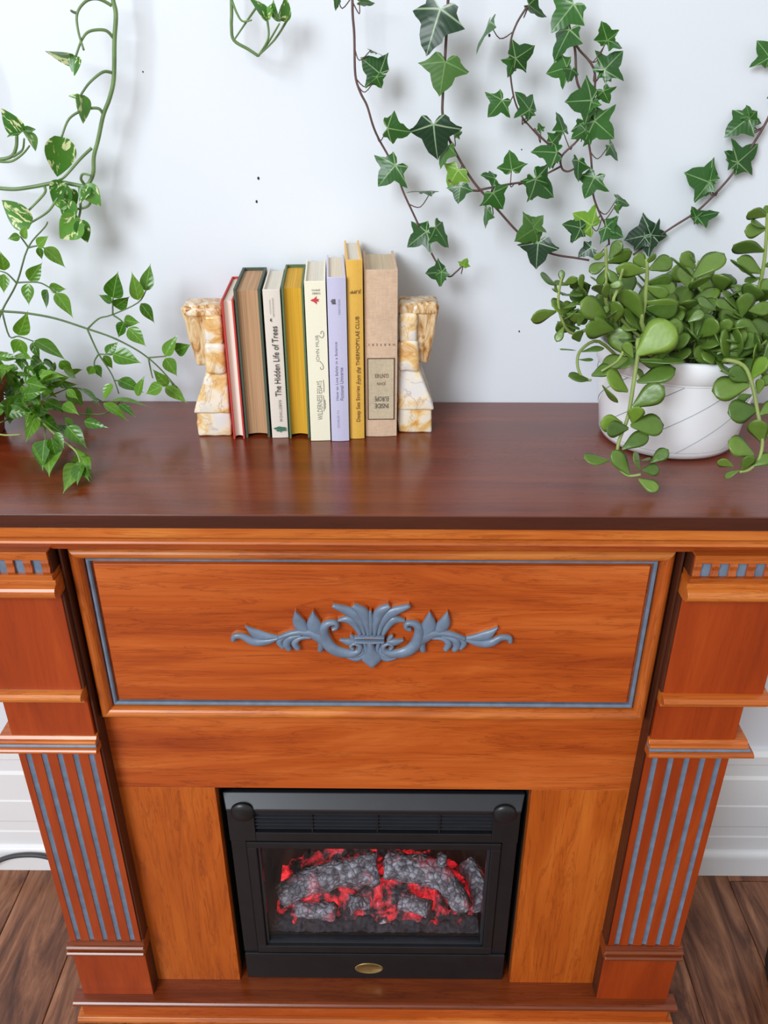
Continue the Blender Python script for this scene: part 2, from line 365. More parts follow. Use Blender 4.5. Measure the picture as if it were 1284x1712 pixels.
pw = (.5456+.5957)/8; PL = 1.22; cache = {}
k = -13
while -.5957+k*pw < 2.4:
    x0 = -.5957+k*pw; off = random.Random(k*3+1).uniform(0, PL)
    y1 = .1
    yy = .1+off-PL
    cuts = [.1]
    c = .1-off
    while c > -3.2: cuts.append(c); c -= PL
    cuts.append(-3.2)
    for ya, yb in zip(cuts, cuts[1:]):
        if ya-yb < .02 or x0+pw < -2.4: continue
        L = ya-yb; key = round(L, 3)
        if key not in cache:
            bm = bmesh.new(); b = .0012; W2 = pw/2-.0006; L2 = L/2-.0006
            top = [bm.verts.new((sx*(W2-b), sy*(L2-b), 0)) for sx, sy in ((-1, -1), (1, -1), (1, 1), (-1, 1))]
            mid = [bm.verts.new((sx*W2, sy*L2, -b)) for sx, sy in ((-1, -1), (1, -1), (1, 1), (-1, 1))]
            bot = [bm.verts.new((sx*W2, sy*L2, -.0125)) for sx, sy in ((-1, -1), (1, -1), (1, 1), (-1, 1))]
            bm.faces.new(top); bm.faces.new(bot[::-1])
            for u, v in ((top, mid), (mid, bot)):
                for i in range(4): bm.faces.new((u[i], v[i], v[(i+1) % 4], u[(i+1) % 4]))
            me = bpy.data.meshes.new('plank'); bmesh.ops.recalc_face_normals(bm, faces=bm.faces); bm.to_mesh(me); bm.free(); me.materials.append(M['floor']); cache[key] = me
        link('plank', cache[key], fl, (x0+pw/2, (ya+yb)/2, 0))
    k += 1

# ------------------------------------------------------------------ the mantel fireplace
XC = -.0245
F = thing('mantel_fireplace', 'cherry wood mantel fireplace surround with slate blue trim standing against the white wall', 'fireplace', (XC, 0, 0))
YB = -.282; ZP = .045
box_obj('mantel_shelf', -.60, .60, -.362, -.002, .993, ZM, M['shelf'], F, .0012)['label'] = 'dark glossy mahogany shelf top'
box_obj('shaded_edge_strip', -.601, .601, -.3634, -.362, .9932, ZM-.0003, M['edge'], F, .0004)  # added strip, darker to carry the shade on the shelf front
mould('crown_moulding', [(-.02, .993), (-.361, .993), (-.361, .9795), (-.3585, .9785)] + arc(-.357, .972, .0035, .006, 90, -90, 5)[1:-1] + [(-.352, .9655), (-.02, .9655)], -.585, .585, M['mould'], F)
# carcass
box_obj('cornice_board', -.565, .565, -.312, -.02, .935, .9655, M['cherry_h'], F)
for s in (-1, 1): box_obj('side_panel', s*.482, s*.498, -.300, -.028, ZP, .94, M['pilaster'], F)
box_obj('frieze_board', -.386, .386, YB-.0018, YB+.018, .654, .936, M['cherry_h'], F)
box_obj('header_board', -.386, .386, YB, YB+.018, .5072, .6538, M['cherry_h'], F, .0006)
for s in (-1, 1): box_obj('leg_board', s*.235, s*.386, YB, YB+.018, ZP, .507, M['cherry_v'], F, .0006)
for s in (-1, 1): box_obj('reveal_board', s*.2345, s*.2495, YB+.018, YB+.14, ZP, .507, M['inside'], F, 0)
box_obj('reveal_board', -.2345, .2345, YB+.018, YB+.14, .507, .52, M['inside'], F, 0)
# frieze frame: mitred moulding and blue inner strip
def frame_piece(name, x0, x1, z0, z1, prof, mat, side):
    """prof: (inset from outer edge, y); side l r t b, mitred at the corners"""
    bm = bmesh.new(); A = []; B = []
    for d, y in prof:
        if side == 't': a, b = (x0+d, y, z1-d), (x1-d, y, z1-d)
        if side == 'b': a, b = (x0+d, y, z0+d), (x1-d, y, z0+d)
        if side == 'l': a, b = (x0+d, y, z0+d), (x0+d, y, z1-d)
        if side == 'r': a, b = (x1-d, y, z0+d), (x1-d, y, z1-d)
        A.append(bm.verts.new(a)); B.append(bm.verts.new(b))
    n = len(prof)
    for i in range(n): bm.faces.new((A[i], A[(i+1) % n], B[(i+1) % n], B[i]))
    bm.faces.new(A); bm.faces.new(B[::-1])
    return bm_obj(name, bm, mat, F)
yb = YB-.002
fp = [(0, yb), (0, yb-.006)] + [(.0085-.0085*math.cos(R(t)), yb-.006-.010*math.sin(R(t))) for t in range(20, 161, 20)] + [(.017, yb-.006), (.017, yb)]
bp = [(.018, yb+.001), (.018, yb-.0048), (.0195, yb-.0066), (.0218, yb-.0066), (.0232, yb-.0048), (.0232, yb+.001)]
box_obj('raised_panel', -.376+.0272, .376-.0272, yb-.0052, yb+.002, .6538+.0272, .9275-.0272, M['cherry_h'], F, .0008)
YP = yb-.0052
for s in 'tblr':
    frame_piece('frame_moulding', -.376, .376, .6538, .9275, fp, M['mould'] if s in 'tb' else M['mould_v'], s)
    frame_piece('blue_inlay_strip', -.376, .376, .6538, .9275, bp, M['blue'], s)
# pilasters
for s in (-1, 1):
    P = bpy.data.objects.new('pilaster', None); COL.objects.link(P); P.parent = F; P.empty_display_size = .02
    P['label'] = 'fluted pilaster with slate blue flutes'
    def bx(name, x0, x1, y0, z0, z1, mat, bev=.001): return box_obj(name, s*x0, s*x1, y0, -.282, z0, z1, mat, P, bev)
    def md(name, prof, x0, x1, mat): return mould(name, prof, s*x0, s*x1, mat, P, .0005)
    bx('shaded_return', .3785, .3815, -.3065, ZP, .936, M['return_shade'], .0004)  # added thin boards that paint shade over the pilaster's inner side
    bx('shaded_return', .3816, .3849, -.3152, .7215, .8735, M['return_shade'], .0004)
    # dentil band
    bx('shaded_return', .3855, .3890, -.3225, .9046, .9359, M['return_shade'], .0003)  # same painted shade on the inner end of the band
    bx('dentil_backing', .3892, .530, -.3215, .9045, .9360, M['blue'], .0004)
    md('dentil_rail', [(-.30, .9275), (-.3265, .9275), (-.3265, .9385), (-.30, .9385)], .387, .532, M['mould'])
    x = .392
    while x < .53:
        bm = bmesh.new()
        prism_x(bm, [(-.312, .907), (-.3245, .907), (-.3262, .910), (-.3250, .914), (-.3245, .9165), (-.3250, .919), (-.3262, .923), (-.3245, .9285), (-.312, .9285)], s*(x-.0048), s*(x+.0048))
        bm_obj('dentil', bm, M['mould_v'], P, .0005); x += .0215
    md('dentil_fillet', [(-.30, .8995), (-.3275, .8995), (-.3285, .9072), (-.30, .9072)], .385, .536, M['mould'])
    md('torus_moulding', [(-.30, .8995), (-.327, .8995), (-.327, .8945)] + arc(-.326, .8845, .0105, .0095, 92, 268, 8) + [(-.322, .873), (-.30, .873)], .383, .534, M['mould'])
    bx('upper_block', .385, .516, -.317, .7205, .874, M['pilaster'])
    md('bead_moulding', [(-.30, .7215), (-.321, .7215)] + arc(-.323, .7145, .0075, .0065, 92, 268, 6) + [(-.320, .7065), (-.320, .7015), (-.30, .7015)], .383, .524, M['mould'])
    bx('lower_block', .383, .4985, -.3115, .636, .702, M['pilaster'])
    md('capital_moulding', [(-.28, .6365), (-.313, .6365), (-.3165, .6325), (-.3205, .6320), (-.3215, .6290), (-.3205, .6268), (-.28, .6268)], .380, .515, M['mould'])
    md('capital_inlay', [(-.28, .6268), (-.3210, .6268), (-.3222, .6248), (-.3222, .6230), (-.28, .6230)], .380, .518, M['blue'])
    md('capital_base', [(-.28, .6230), (-.3232, .6230)] + arc(-.3225, .6185, .0050, .0042, 92, 268, 5) + [(-.320, .6125), (-.28, .6125)], .379, .522, M['mould'])
    # fluted shaft: section (x,y) extruded upward with five grooves
    x0, x1, yf, yk = .3825, .4985, -.308, -.270
    sec = [(x0, yk), (x0, yf)]; cs = []
    for i in range(5):
        c = .4405+(i-2)*.0222; cs.append(c)
        sec += [(c-.0042, yf), (c-.0034, yf+.0032), (c, yf+.0045), (c+.0034, yf+.0032), (c+.0042, yf)]
    sec += [(x1, yf), (x1, yk)]
    bm = bmesh.new(); a = [bm.verts.new((s*x, y, .185)) for x, y in sec]; b = [bm.verts.new((s*x, y, .612)) for x, y in sec]
    for i in range(len(sec)): bm.faces.new((a[i], a[(i+1) % len(sec)], b[(i+1) % len(sec)], b[i]))
    bm.faces.new(a); bm.faces.new(b)
    bm_obj('shaft', bm, M['pilaster'], P)
    for c in cs:
        bm = bmesh.new()
        sec2 = [(c-.0040, yf+.0012), (c-.0020, yf+.0022), (c, yf+.0026), (c+.0020, yf+.0022), (c+.0040, yf+.0012), (c, yf+.0048)]
        a = [bm.verts.new((s*x, y, .1868)) for x, y in sec2]; b = [bm.verts.new((s*x, y, .6105)) for x, y in sec2]
        for i in range(6): bm.faces.new((a[i], a[(i+1) % 6], b[(i+1) % 6], b[i]))
        bm.faces.new(a); bm.faces.new(b); bm_obj('flute_inlay', bm, M['blue'], P)
    md('plinth_moulding', [(-.28, .187), (-.311, .187)] + arc(-.313, .1785, .006, .004, 80, 270, 5) + arc(-.315, .168, .007, .0045, 90, 270, 5) + [(-.312, .159), (-.28, .159)], .377, .5035, M['base_dark'])
    bx('plinth', .380, .5005, -.3095, ZP, .1605, M['pilaster'])
# base
box_obj('base_platform', -.503, .503, -.318, -.03, .036, ZP, M['base_dark'], F, .0006)
mould('base_nosing', [(-.30, .0335)] + [(-.318, .0335)] + arc(-.3195, .0395, .0075, .006, 268, 92, 6) + [(-.30, .0455)], -.514, .514, M['base_dark'], F, 0)
box_obj('base_band', -.500, .500, -.3245, -.03, .0115, .0335, M['cherry_h'], F, .0008)
mould('base_shoe', [(-.03, .0008), (-.333, .0008), (-.333, .006), (-.329, .0112), (-.03, .0112)], -.510, .510, M['mould'], F, .0005)
box_obj('back_panel', -.482, .482, -.045, -.03, ZP, .94, M['inside'], F, 0)

# carved onlay
ON = bpy.data.objects.new('carved_onlay', None); COL.objects.link(ON); ON.parent = F; ON.empty_display_size = .02; ON.location = (0, YP, 0)
ON['label'] = 'slate blue carved acanthus and scroll ornament'
def A3(c): return ((540+c[0]/8.025-620)*.000779, .853-(990+c[1]/8.025-1002)*.000956)
def B4(c): return ((370+c[0]/6.758-620)*.000779, .853-(1000+c[1]/6.758-1002)*.000956)
def stroke(name, conv, pts, widths, hgt, mirror=True, k=None):
    k = k or (8.025 if conv is A3 else 6.758)
    P2 = [conv(p) for p in pts]
    for sg in ((1, -1) if mirror else (1,)):
        path = smooth_path([(sg*x, 0, z) for x, z in P2], 6)
        ws = smooth_path([(q/k*.00085, 0, 0) for q in widths], 6); n = len(path)
        bm = bmesh.new(); rows = []
        for i, p in enumerate(path):
            d = (path[min(i+1, n-1)]-path[max(i-1, 0)]); d = d.normalized() if d.length > 1e-9 else Vector((1, 0, 0))
            nrm = Vector((-d.z, 0, d.x)); wv = max(ws[i].x/2, .0006); row = []
            hh = hgt*(.80+.20*min(1, wv/.006))
            for t, h in ((-1, 0), (-1, hh*.62), (-.72, hh*.86), (-.34, hh*.98), (0, hh), (.34, hh*.98), (.72, hh*.86), (1, hh*.62), (1, 0)):
                q = p+nrm*wv*t; row.append(bm.verts.new((q.x, -h, q.z)))
            rows.append(row)
        for a, b in zip(rows, rows[1:]):
            for j in range(8):
                f = bm.faces.new((a[j], a[j+1], b[j+1], b[j])); f.material_index = 1 if j in (0, 7) else 0; f.smooth = j not in (0, 7)
        for rr in (rows[0], rows[-1]):
            f = bm.faces.new(rr); f.material_index = 1
        bm_obj(name, bm, [M['blue'], M['mould']], ON)
stroke('fleur_petal', A3, [(620, 560), (625, 400), (630, 230)], [70, 110, 30], .0105, False)
stroke('fleur_petal', A3, [(600, 555), (580, 400), (520, 250), (395, 165)], [50, 100, 150, 70], .0118)
stroke('fleur_petal', A3, [(550, 555), (500, 400), (390, 270), (130, 170)], [50, 100, 150, 60], .0108)
stroke('fleur_petal', A3, [(490, 555), (430, 440), (340, 360), (195, 370)], [60, 100, 120, 40], .0098)
stroke('fleur_band', A3, [(415, 578), (620, 572), (815, 578)], [50, 50, 50], .0145, False)
stroke('fleur_band', A3, [(415, 632), (620, 640), (815, 632)], [50, 50, 50], .0145, False)
stroke('fleur_drop', A3, [(620, 655), (630, 760), (640, 880), (642, 1000)], [80, 130, 270, 20], .0120, False)
stroke('lower_petal', A3, [(545, 670), (560, 800), (440, 890), (270, 860)], [50, 70, 90, 20], .0092)
stroke('lower_petal', A3, [(480, 690), (520, 790), (420, 850), (300, 850)], [50, 60, 70, 20], .0102)
stroke('scroll', A3, [(120, 480), (180, 450), (160, 395), (70, 400), (10, 460), (5, 560), (60, 690), (180, 780), (350, 805), (465, 770), (480, 700), (410, 665), (360, 705), (395, 745)], [60, 60, 80, 100, 120, 140, 160, 160, 130, 90, 70, 60, 50, 50], .0125)
stroke('inner_leaf', A3, [(430, 650), (330, 660), (210, 625)], [60, 110, 30], .0095)
stroke('inner_leaf', A3, [(420, 640), (385, 600), (360, 560)], [60, 70, 30], .0088)
stroke('acanthus_leaf', B4, [(960, 380), (880, 280), (842, 140)], [70, 140, 10], .0100)
stroke('acanthus_leaf', B4, [(1130, 450), (1050, 310), (1040, 140)], [80, 170, 10], .0106)
stroke('acanthus_stem', B4, [(1180, 500), (1090, 420), (960, 380), (800, 385), (630, 440)], [120, 150, 90, 70, 50], .0112)
stroke('acanthus_foot', B4, [(1130, 430), (1120, 520), (1100, 590)], [110, 80, 60], .0100)
stroke('acanthus_curl', B4, [(1010, 430), (880, 440), (815, 500), (850, 570)], [40, 60, 80, 60], .0108)
stroke('acanthus_curl', B4, [(900, 410), (760, 450), (720, 520), (750, 580)], [40, 80, 90, 60], .0102)
stroke('acanthus_curl', B4, [(800, 400), (680, 440), (640, 500), (680, 560)], [40, 70, 70, 50], .0096)
stroke('tip_leaf', B4, [(640, 440), (500, 430), (380, 400), (268, 310)], [40, 100, 120, 10], .0092)
stroke('tip_leaf', B4, [(640, 445), (480, 490), (340, 490), (230, 430), (140, 430), (115, 480)], [40, 90, 100, 80, 70, 50], .0102)

# ------------------------------------------------------------------ electric firebox insert
Y0 = -.272
I = thing('electric_firebox', 'black electric fireplace insert with glowing red logs set into the wooden surround', 'firebox', (XC, 0, ZP))
def ib(name, x0, x1, y0, y1, z0, z1, mat, bev=.001, par=I): return box_obj(name, x0, x1, y0, y1, z0-ZP, z1-ZP, mat, par, bev)
ib('rear_case', -.222, .222, -.068, -.060, ZP, .46, M['inside'], 0)
for s in (-1, 1): ib('case_side', s*.2165, s*.222, Y0+.012, -.066, ZP+.001, .459, M['inside'], 0)
ib('case_top', -.2215, .2215, Y0+.018, -.066, .392, .398, M['inside'], 0)
bm = bmesh.new()
prof = [(Y0+.020, .474-ZP), (Y0+.010, .4775-ZP), (Y0-.008, .4605-ZP), (Y0-.008, .4565-ZP), (Y0+.020, .4565-ZP)]
a = [bm.verts.new((-.2305 if i in (0, 1) else -.2235, y, z)) for i, (y, z) in enumerate(prof)]; b = [bm.verts.new((.2305 if i in (0, 1) else .2235, y, z)) for i, (y, z) in enumerate(prof)]
for i in range(5): bm.faces.new((a[i], a[(i+1) % 5], b[(i+1) % 5], b[i]))
bm.faces.new(a); bm.faces.new(b); bm_obj('top_hood', bm, M['black_lip'], I, .0012)
# upper casing around the grille
for s in (-1, 1): ib('grille_cheek', s*.1825, s*.2235, Y0-.006, Y0+.016, .3892, .4568, M['black'])
ib('grille_rail', -.1826, .1826, Y0-.006, Y0+.016, .3892, .4075, M['black'])
ib('grille_lintel', -.1826, .1826, Y0-.006, Y0+.016, .4495, .4568, M['black'])
ib('grille_backing', -.1826, .1826, Y0+.013, Y0+.018, .4074, .4496, M['inside'], 0)
for i in range(5):
    bm = bmesh.new(); z = .4145+i*.0078-ZP
    prism_x(bm, [(Y0-.003, z-.0012), (Y0-.003, z+.0002), (Y0+.013, z+.0042), (Y0+.013, z+.0028)], -.1826, .1826); bm_obj('grille_slat', bm, M['black_lip'], I)
for x in (-.0945, .006, .1015): ib('grille_divider', x-.0012, x+.0012, Y0-.0035, Y0+.012, .4074, .4496, M['black'], 0)
for s in (-1, 1):
    bm = bmesh.new(); lathe(bm, [(.0182, 0), (.0185, .002), (.0176, .0045), (.0150, .0068), (.010, .0086), (.004, .0094), (.0005, .0095)], 32)
    o = bm_obj('control_knob', bm, M['black'], I, smooth=True); o.rotation_euler = (math.pi/2, 0, 0); o.location = (s*.1985, Y0-.0055, .4545-ZP)
# door
for s in (-1, 1): ib('door_stile', s*.1995, s*.2235, Y0-.002, Y0+.016, .1125, .3865, M['black'])
D = bpy.data.objects.new('glass_door', None); COL.objects.link(D); D.parent = I; D.empty_display_size = .02
bx0, bx1, bz0, bz1 = -.1985, .1985, .1175, .3865
def dbar(x0, x1, z0, z1): return ib('door_frame_bar', x0, x1, Y0-.007, Y0+.012, z0, z1, M['black'], .0012, D)
dbar(-.1985, .1985, .3735, .3865); dbar(-.1985, .1985, .1175, .1335)
dbar(-.1985, -.1835, .1336, .3734); dbar(.1835, .1985, .1336, .3734)
for s in (-1, 1): ib('door_lip', s*.1790, s*.1834, Y0-.001, Y0+.012, .1336, .3734, M['black_lip'], .0005, D)
ib('door_lip', -.1789, .1789, Y0-.001, Y0+.012, .1336, .1372, M['black_lip'], .0005, D)
gp = bmesh.new(); box(gp, -.1789, .1789, Y0+.004, Y0+.007, .1373-ZP, .3734-ZP); bm_obj('glass_pane', gp, M['glass'], D)
ib('bottom_panel', -.2225, .2225, Y0-.006, Y0+.016, ZP+.0005, .1120, M['black'], .0015)
bm = bmesh.new(); lathe(bm, [(.0001, -.0005), (.0222, 0), (.0228, .0012), (.021, .002), (.0205, .0014), (.0002, .0016)], 40, cap=False)
o = bm_obj('brass_badge', bm, M['brass'], I, smooth=True); o.rotation_euler = (math.pi/2, 0, 0); o.scale = (1.08, .62, .6); o.location = (-.0100, Y0-.0058, .0745-ZP)
o['label'] = 'small oval brass badge'
ib('firebox_back', -.2165, .2165, -.132, -.126, .130, .392, M['inside'], 0)
ib('firebox_tray', -.2165, .2165, Y0+.014, -.068, .1126, .140, M['inside'], 0)
# embers, ash and logs
def bump_grid(name, x0, x1, y0, y1, fn, nx, ny, mat):
    vs_, fs = [], []
    for j in range(ny+1):
        for i in range(nx+1):
            x = x0+(x1-x0)*i/nx; y = y0+(y1-y0)*j/ny; vs_.append((x, y, fn(x, y)))
    nb = len(vs_)
    for j in range(ny):
        for i in range(nx): q = j*(nx+1)+i; fs.append((q, q+1, q+nx+2, q+nx+1))
    o = link(name, mesh_from(name, vs_, fs, mat, True), I); return o
def ember_h(x, y):
    t = max(0, min(1, (y-(Y0+.030))/.10))
    h = .1445-ZP + .062*t**.8*math.exp(-((x+.005)/.15)**4) + .015*noise.noise((x*45, y*45, 3)) + .008*noise.noise((x*120, y*120, 9))
    return max(h, .141-ZP)
bump_grid('ember_bed', -.172, .172, Y0+.026, -.134, ember_h, 130, 44, M['ember'])['kind'] = 'stuff'
bump_grid('ash_bed', -.178, .178, Y0+.014, Y0+.050, lambda x, y: .1430-ZP+.008*math.sin(min(1, (y-Y0-.014)/.03)*1.6)+.006*noise.noise((x*70, y*70, 1))+.003*noise.noise((x*200, y*200, 1)), 110, 14, M['ash'])['kind'] = 'stuff'
def logpx(cx, cy): return (430+cx/3.21, 1400+cy/3.21)
def log(pts, rad, seed, knots=()):
    P = []
    for cx, cy, y in pts:
        p = at(*logpx(cx, cy), y=y); P.append(Vector((p.x-XC, p.y, p.z-ZP)))
    path = smooth_path(P, 7 if len(P) > 2 else 1)
    if len(P) == 2: path = [P[0].lerp(P[1], i/12) for i in range(13)]
    bm = bmesh.new(); seg = 18; rows = []; n = len(path)
    for i, p in enumerate(path):
        d = (path[min(i+1, n-1)]-path[max(i-1, 0)]).normalized(); u = d.cross(Vector((0, 0, 1))).normalized(); v = u.cross(d)
        r = rad[0]+(rad[1]-rad[0])*i/(n-1); row = []
        for k in range(seg):
            a = 2*math.pi*k/seg; dirv = u*math.cos(a)+v*math.sin(a)
            q = p+dirv*r; rr = 1+.30*noise.noise(q*55+Vector((seed, 0, 0)))+.14*noise.noise(q*150+Vector((0, seed, 0)))
            row.append(bm.verts.new(p+dirv*r*rr+d*.004*noise.noise(q*90)*(1 if 0 < i < n-1 else 2)))
        rows.append(row)
    for a, b in zip(rows, rows[1:]):
        for k in range(seg): bm.faces.new((a[k], a[(k+1) % seg], b[(k+1) % seg], b[k]))
    for row, e in ((rows[0], path[0]), (rows[-1], path[-1])):
        c = bm.verts.new(e)
        for k in range(seg): bm.faces.new((row[k], row[(k+1) % seg], c))
    return bm_obj('log', bm, M['log'], I, smooth=True)
log([(125, 310, -.215), (330, 220, -.195), (645, 165, -.180)], (.020, .027), 1)
log([(695, 145, -.180), (880, 175, -.195), (1010, 235, -.210), (1110, 385, -.236)], (.026, .017), 2)
log([(985, 170, -.190), (990, 105, -.195)], (.010, .0085), 3)
log([(1120, 150, -.15), (1180, 230, -.18), (1195, 400, -.225)], (.019, .013), 4)
log([(215, 385, -.225), (415, 395, -.236)], (.013, .015), 5)
log([(495, 355, -.220), (610, 345, -.205)], (.016, .014), 6)
log([(770, 345, -.215), (915, 380, -.234)], (.015, .014), 7)
log([(670, 455, -.240), (735, 480, -.247)], (.009, .006), 8)

# ------------------------------------------------------------------ books
def text_mesh(body, shear=0.0, offset=0.0, spacing=1.0):
    cu = bpy.data.curves.new('txt', 'FONT'); cu.body = body; cu.align_x = 'LEFT'; cu.shear = shear; cu.offset = offset; cu.space_character = spacing; cu.resolution_u = 3
    ob = bpy.data.objects.new('txt', cu); COL.objects.link(ob)
    dg = bpy.context.evaluated_depsgraph_get(); dg.update()
    me = bpy.data.meshes.new_from_object(ob.evaluated_get(dg)); bpy.data.objects.remove(ob); bpy.data.curves.remove(cu)
    return me
def lettering(parent, body, cx, z0, z1, height, mat, mode='up', yoff=-.0021, name='lettering', **kw):
    """mode up: reads from bottom to top; 'inv': upside down, z0..z1 is then x0..x1 span at height cx"""
    me = text_mesh(body, **kw)
    xs = [v.co.x for v in me.vertices]; ys = [v.co.y for v in me.vertices]
    a, b, c, d = min(xs), max(xs), min(ys), max(ys)
    for v in me.vertices:
        tx = (v.co.x-a)/(b-a); ty = (v.co.y-c)/(d-c)-.5
        if mode == 'up': v.co = (cx-ty*height, yoff, z0+tx*(z1-z0))
        else: v.co = (z1-tx*(z1-z0), yoff, cx-ty*height)
    me.materials.append(mat)
    return link(name, me, parent)
def strip(parent, pts, wd, mat, yoff=-.0021, name='printed_line'):
    vs_, fs = [], []
    P = smooth_path([(x, 0, z) for x, z in pts], 5); n = len(P)
    for i, p in enumerate(P):
        d = (P[min(i+1, n-1)]-P[max(i-1, 0)]).normalized(); q = Vector((-d.z, 0, d.x))*wd/2
        vs_ += [(p.x+q.x, yoff, p.z+q.z), (p.x-q.x, yoff, p.z-q.z)]
    for i in range(n-1): fs.append((2*i, 2*i+1, 2*i+3, 2*i+2))
    return link(name, mesh_from(name, vs_, fs, mat), parent)
def poly(parent, pts, mat, yoff=-.0021, name='printed_mark'):
    return link(name, mesh_from(name, [(x, yoff, z) for x, z in pts], [tuple(range(len(pts)))], mat), parent)
def book(label, x, yf, wd, h, depth, cover, page, spine_out, lean=0, rz=4.0, board=.0024, over=.003, bulge=.0013, inner=None):
    wd *= .975
    B = thing('book', label, 'book', (x, yf, ZM+.0003), R(rz), 'books standing between the onyx bookends')
    B.rotation_euler = (0, R(lean), R(rz))
    hw = wd/2
    if spine_out:
        prof = [(-hw, depth), (-hw, 0)] + [(-hw+wd*t, -bulge*math.sin(math.pi*t)) for t in (.15, .35, .5, .65, .85)] + [(hw, 0), (hw, depth), (hw-board, depth), (hw-board, .003), (-hw+board, .003), (-hw+board, depth)]
        py0, py1 = .003, depth-over
    else:
        prof = [(-hw, 0), (-hw, depth), (hw, depth), (hw, 0), (hw-board, 0), (hw-board, depth-.003), (-hw+board, depth-.003), (-hw+board, 0)]
        py0, py1 = over+.001, depth-.003
    bm = bmesh.new()
    a = [bm.verts.new((px, py, 0)) for px, py in prof]; b = [bm.verts.new((px, py, h)) for px, py in prof]
    for i in range(len(prof)):
        f = bm.faces.new((a[i], a[(i+1) % len(prof)], b[(i+1) % len(prof)], b[i]))
    bm.faces.new(a); bm.faces.new(b)
    bm_obj('cover', bm, cover, B, .0005)
    # page block, fore edge gently hollowed
    bm = bmesh.new(); z0, z1 = over, h-over; pw_ = hw-board+.0001
    if spine_out: box(bm, -pw_, pw_, py0, py1, z0, z1)
    else:
        front = [(-pw_+2*pw_*t, py0+.0035*math.sin(math.pi*t)) for t in (0, .2, .4, .5, .6, .8, 1)]
        pr = front+[(pw_, py1), (-pw_, py1)]
        a = [bm.verts.new((px, py, z0)) for px, py in pr]; b = [bm.verts.new((px, py, z1)) for px, py in pr]
        for i in range(len(pr)): bm.faces.new((a[i], a[(i+1) % len(pr)], b[(i+1) % len(pr)], b[i]))
        bm.faces.new(a); bm.faces.new(b)
    bm_obj('page_block', bm, page, B)
    return B
book('thin red cloth book with pale page edges turned outward beside a bookend', -.2037, -.1477, .0156, .1864, .134, M['c_red'], M['p_pink'], False, rz=4)
b = book('thick dark green old book with tan page edges turned outward', -.1793, -.1430, .0338, .199, .128, M['c_green'], M['p_tan'], False, board=.0034, over=.004)
b = book('off-white book with a green tree emblem at its spine foot', -.1492, -.1420, .0222, .1977, .128, M['c_white'], M['p_cream'], True, bulge=.0006, board=.0022)
lettering(b, 'The Hidden Life of Trees', .0008, .0594, .1525, .0078, M['ink'], offset=.006)
lettering(b, 'WOHLLEBEN', .0024, .0238, .0540, .0034, M['ink'], spacing=1.3)
lettering(b, 'GREYSTONE BOOKS', .0012, .1640, .1880, .0014, M['ink'])
strip(b, [(-.0026, .168), (-.0026, .186)], .0004, M['ink_grey'])
poly(b, [(-.0036, .1592), (-.0010, .1580), (-.0022, .1606), (-.001, .163), (-.0034, .1616)], M['ink'])
for dx, dz, r in ((-.005, .0142, .0030), (-.001, .0152, .0036), (.004, .0146, .0032), (.0015, .0118, .0030), (-.0025, .0112, .0026), (.0055, .0118, .0022)):
    poly(b, [(dx+.0006+r*1.2*math.cos(a/10*6.2832)*(1+.2*math.sin(a*3)), dz+r*.55*math.sin(a/10*6.2832)) for a in range(10)], M['ink_green'], yoff=-.0022-.00002*dx*1000, name='tree_emblem')
strip(b, [(.001, .0085), (.0012, .0145)], .0010, M['ink_green'], name='tree_trunk')
b = book('green cloth book with bright yellow page edges turned outward', -.1228, -.1440, .0278, .2025, .132, M['c_green2'], M['p_gold'], False, board=.0026, over=.004)
b = book('cream book with a small red bird on its spine', -.0940, -.1515, .0268, .210, .140, M['c_cream'], M['p_cream'], True, bulge=.0002, board=.0022)
YO = -.0008
lettering(b, 'GIBBS', .1955, -.0038, .0062, .0024, M['ink_grey'], 'inv', YO)
lettering(b, 'SMITH', .1995, -.0038, .0062, .0024, M['ink_grey'], 'inv', YO)
poly(b, [(-.0062, .1870), (-.0044, .1884), (-.0020, .1890), (.0016, .1924), (.0014, .1888), (.0046, .1888), (.0032, .1872), (.0046, .1856), (.0014, .1856), (.0016, .1820), (-.0020, .1852), (-.0044, .1860)], M['ink_red'], YO, 'red_bird')
lettering(b, 'JOHN MUIR', .0008, .1086, .1438, .0056, M['ink_grey'], yoff=YO, offset=-.012)
strip(b, [(.0030, .1090), (.0062, .1050), (.0066, .1000), (.0036, .0990), (.0030, .1020)], .0006, M['ink_grey'], YO)
strip(b, [(.0024, .1430), (.0062, .1400), (.0086, .1430), (.0080, .1480), (.0056, .1480), (.0050, .1450)], .0006, M['ink_grey'], YO)
lettering(b, 'WILDERNESS', .0004, .0300, .0648, .0066, M['ink_grey'], yoff=YO, offset=-.008)
lettering(b, 'ESSAYS', .0008, .0668, .0835, .0064, M['ink_grey'], yoff=YO, offset=-.008)
strip(b, [(.0056, .0420), (.0060, .0540), (.0054, .0640)], .0006, M['ink_grey'], YO)
strip(b, [(.0072, .0450), (.0076, .0520), (.0070, .0580)], .0006, M['ink_grey'], YO)
strip(b, [(.0062, .0680), (.0066, .0760), (.0060, .0850)], .0006, M['ink_grey'], YO)
b = book('pale lavender jacketed book standing upright among the spines', -.0676, -.152, .0240, .215, .141, M['c_lav'], M['p_cream'], True, board=.0026, over=.003)
lettering(b, 'CHARLES YU', -.0024, .0197, .0440, .0030, M['ink_faint'], spacing=1.2)
lettering(b, 'How to Live Safely in a Science', -.0024, .0580, .1355, .0042, M['ink_violet'])
lettering(b, 'Fictional Universe', .0032, .0580, .1020, .0042, M['ink_violet'])
lettering(b, 'PANTHEON', .0026, .1700, .1885, .0020, M['ink_violet'], spacing=1.3)
for q in range(4): strip(b, [(-.0056+q*.0011, .1838), (-.0056+q*.0011, .1892)], .0006, M['ink'])
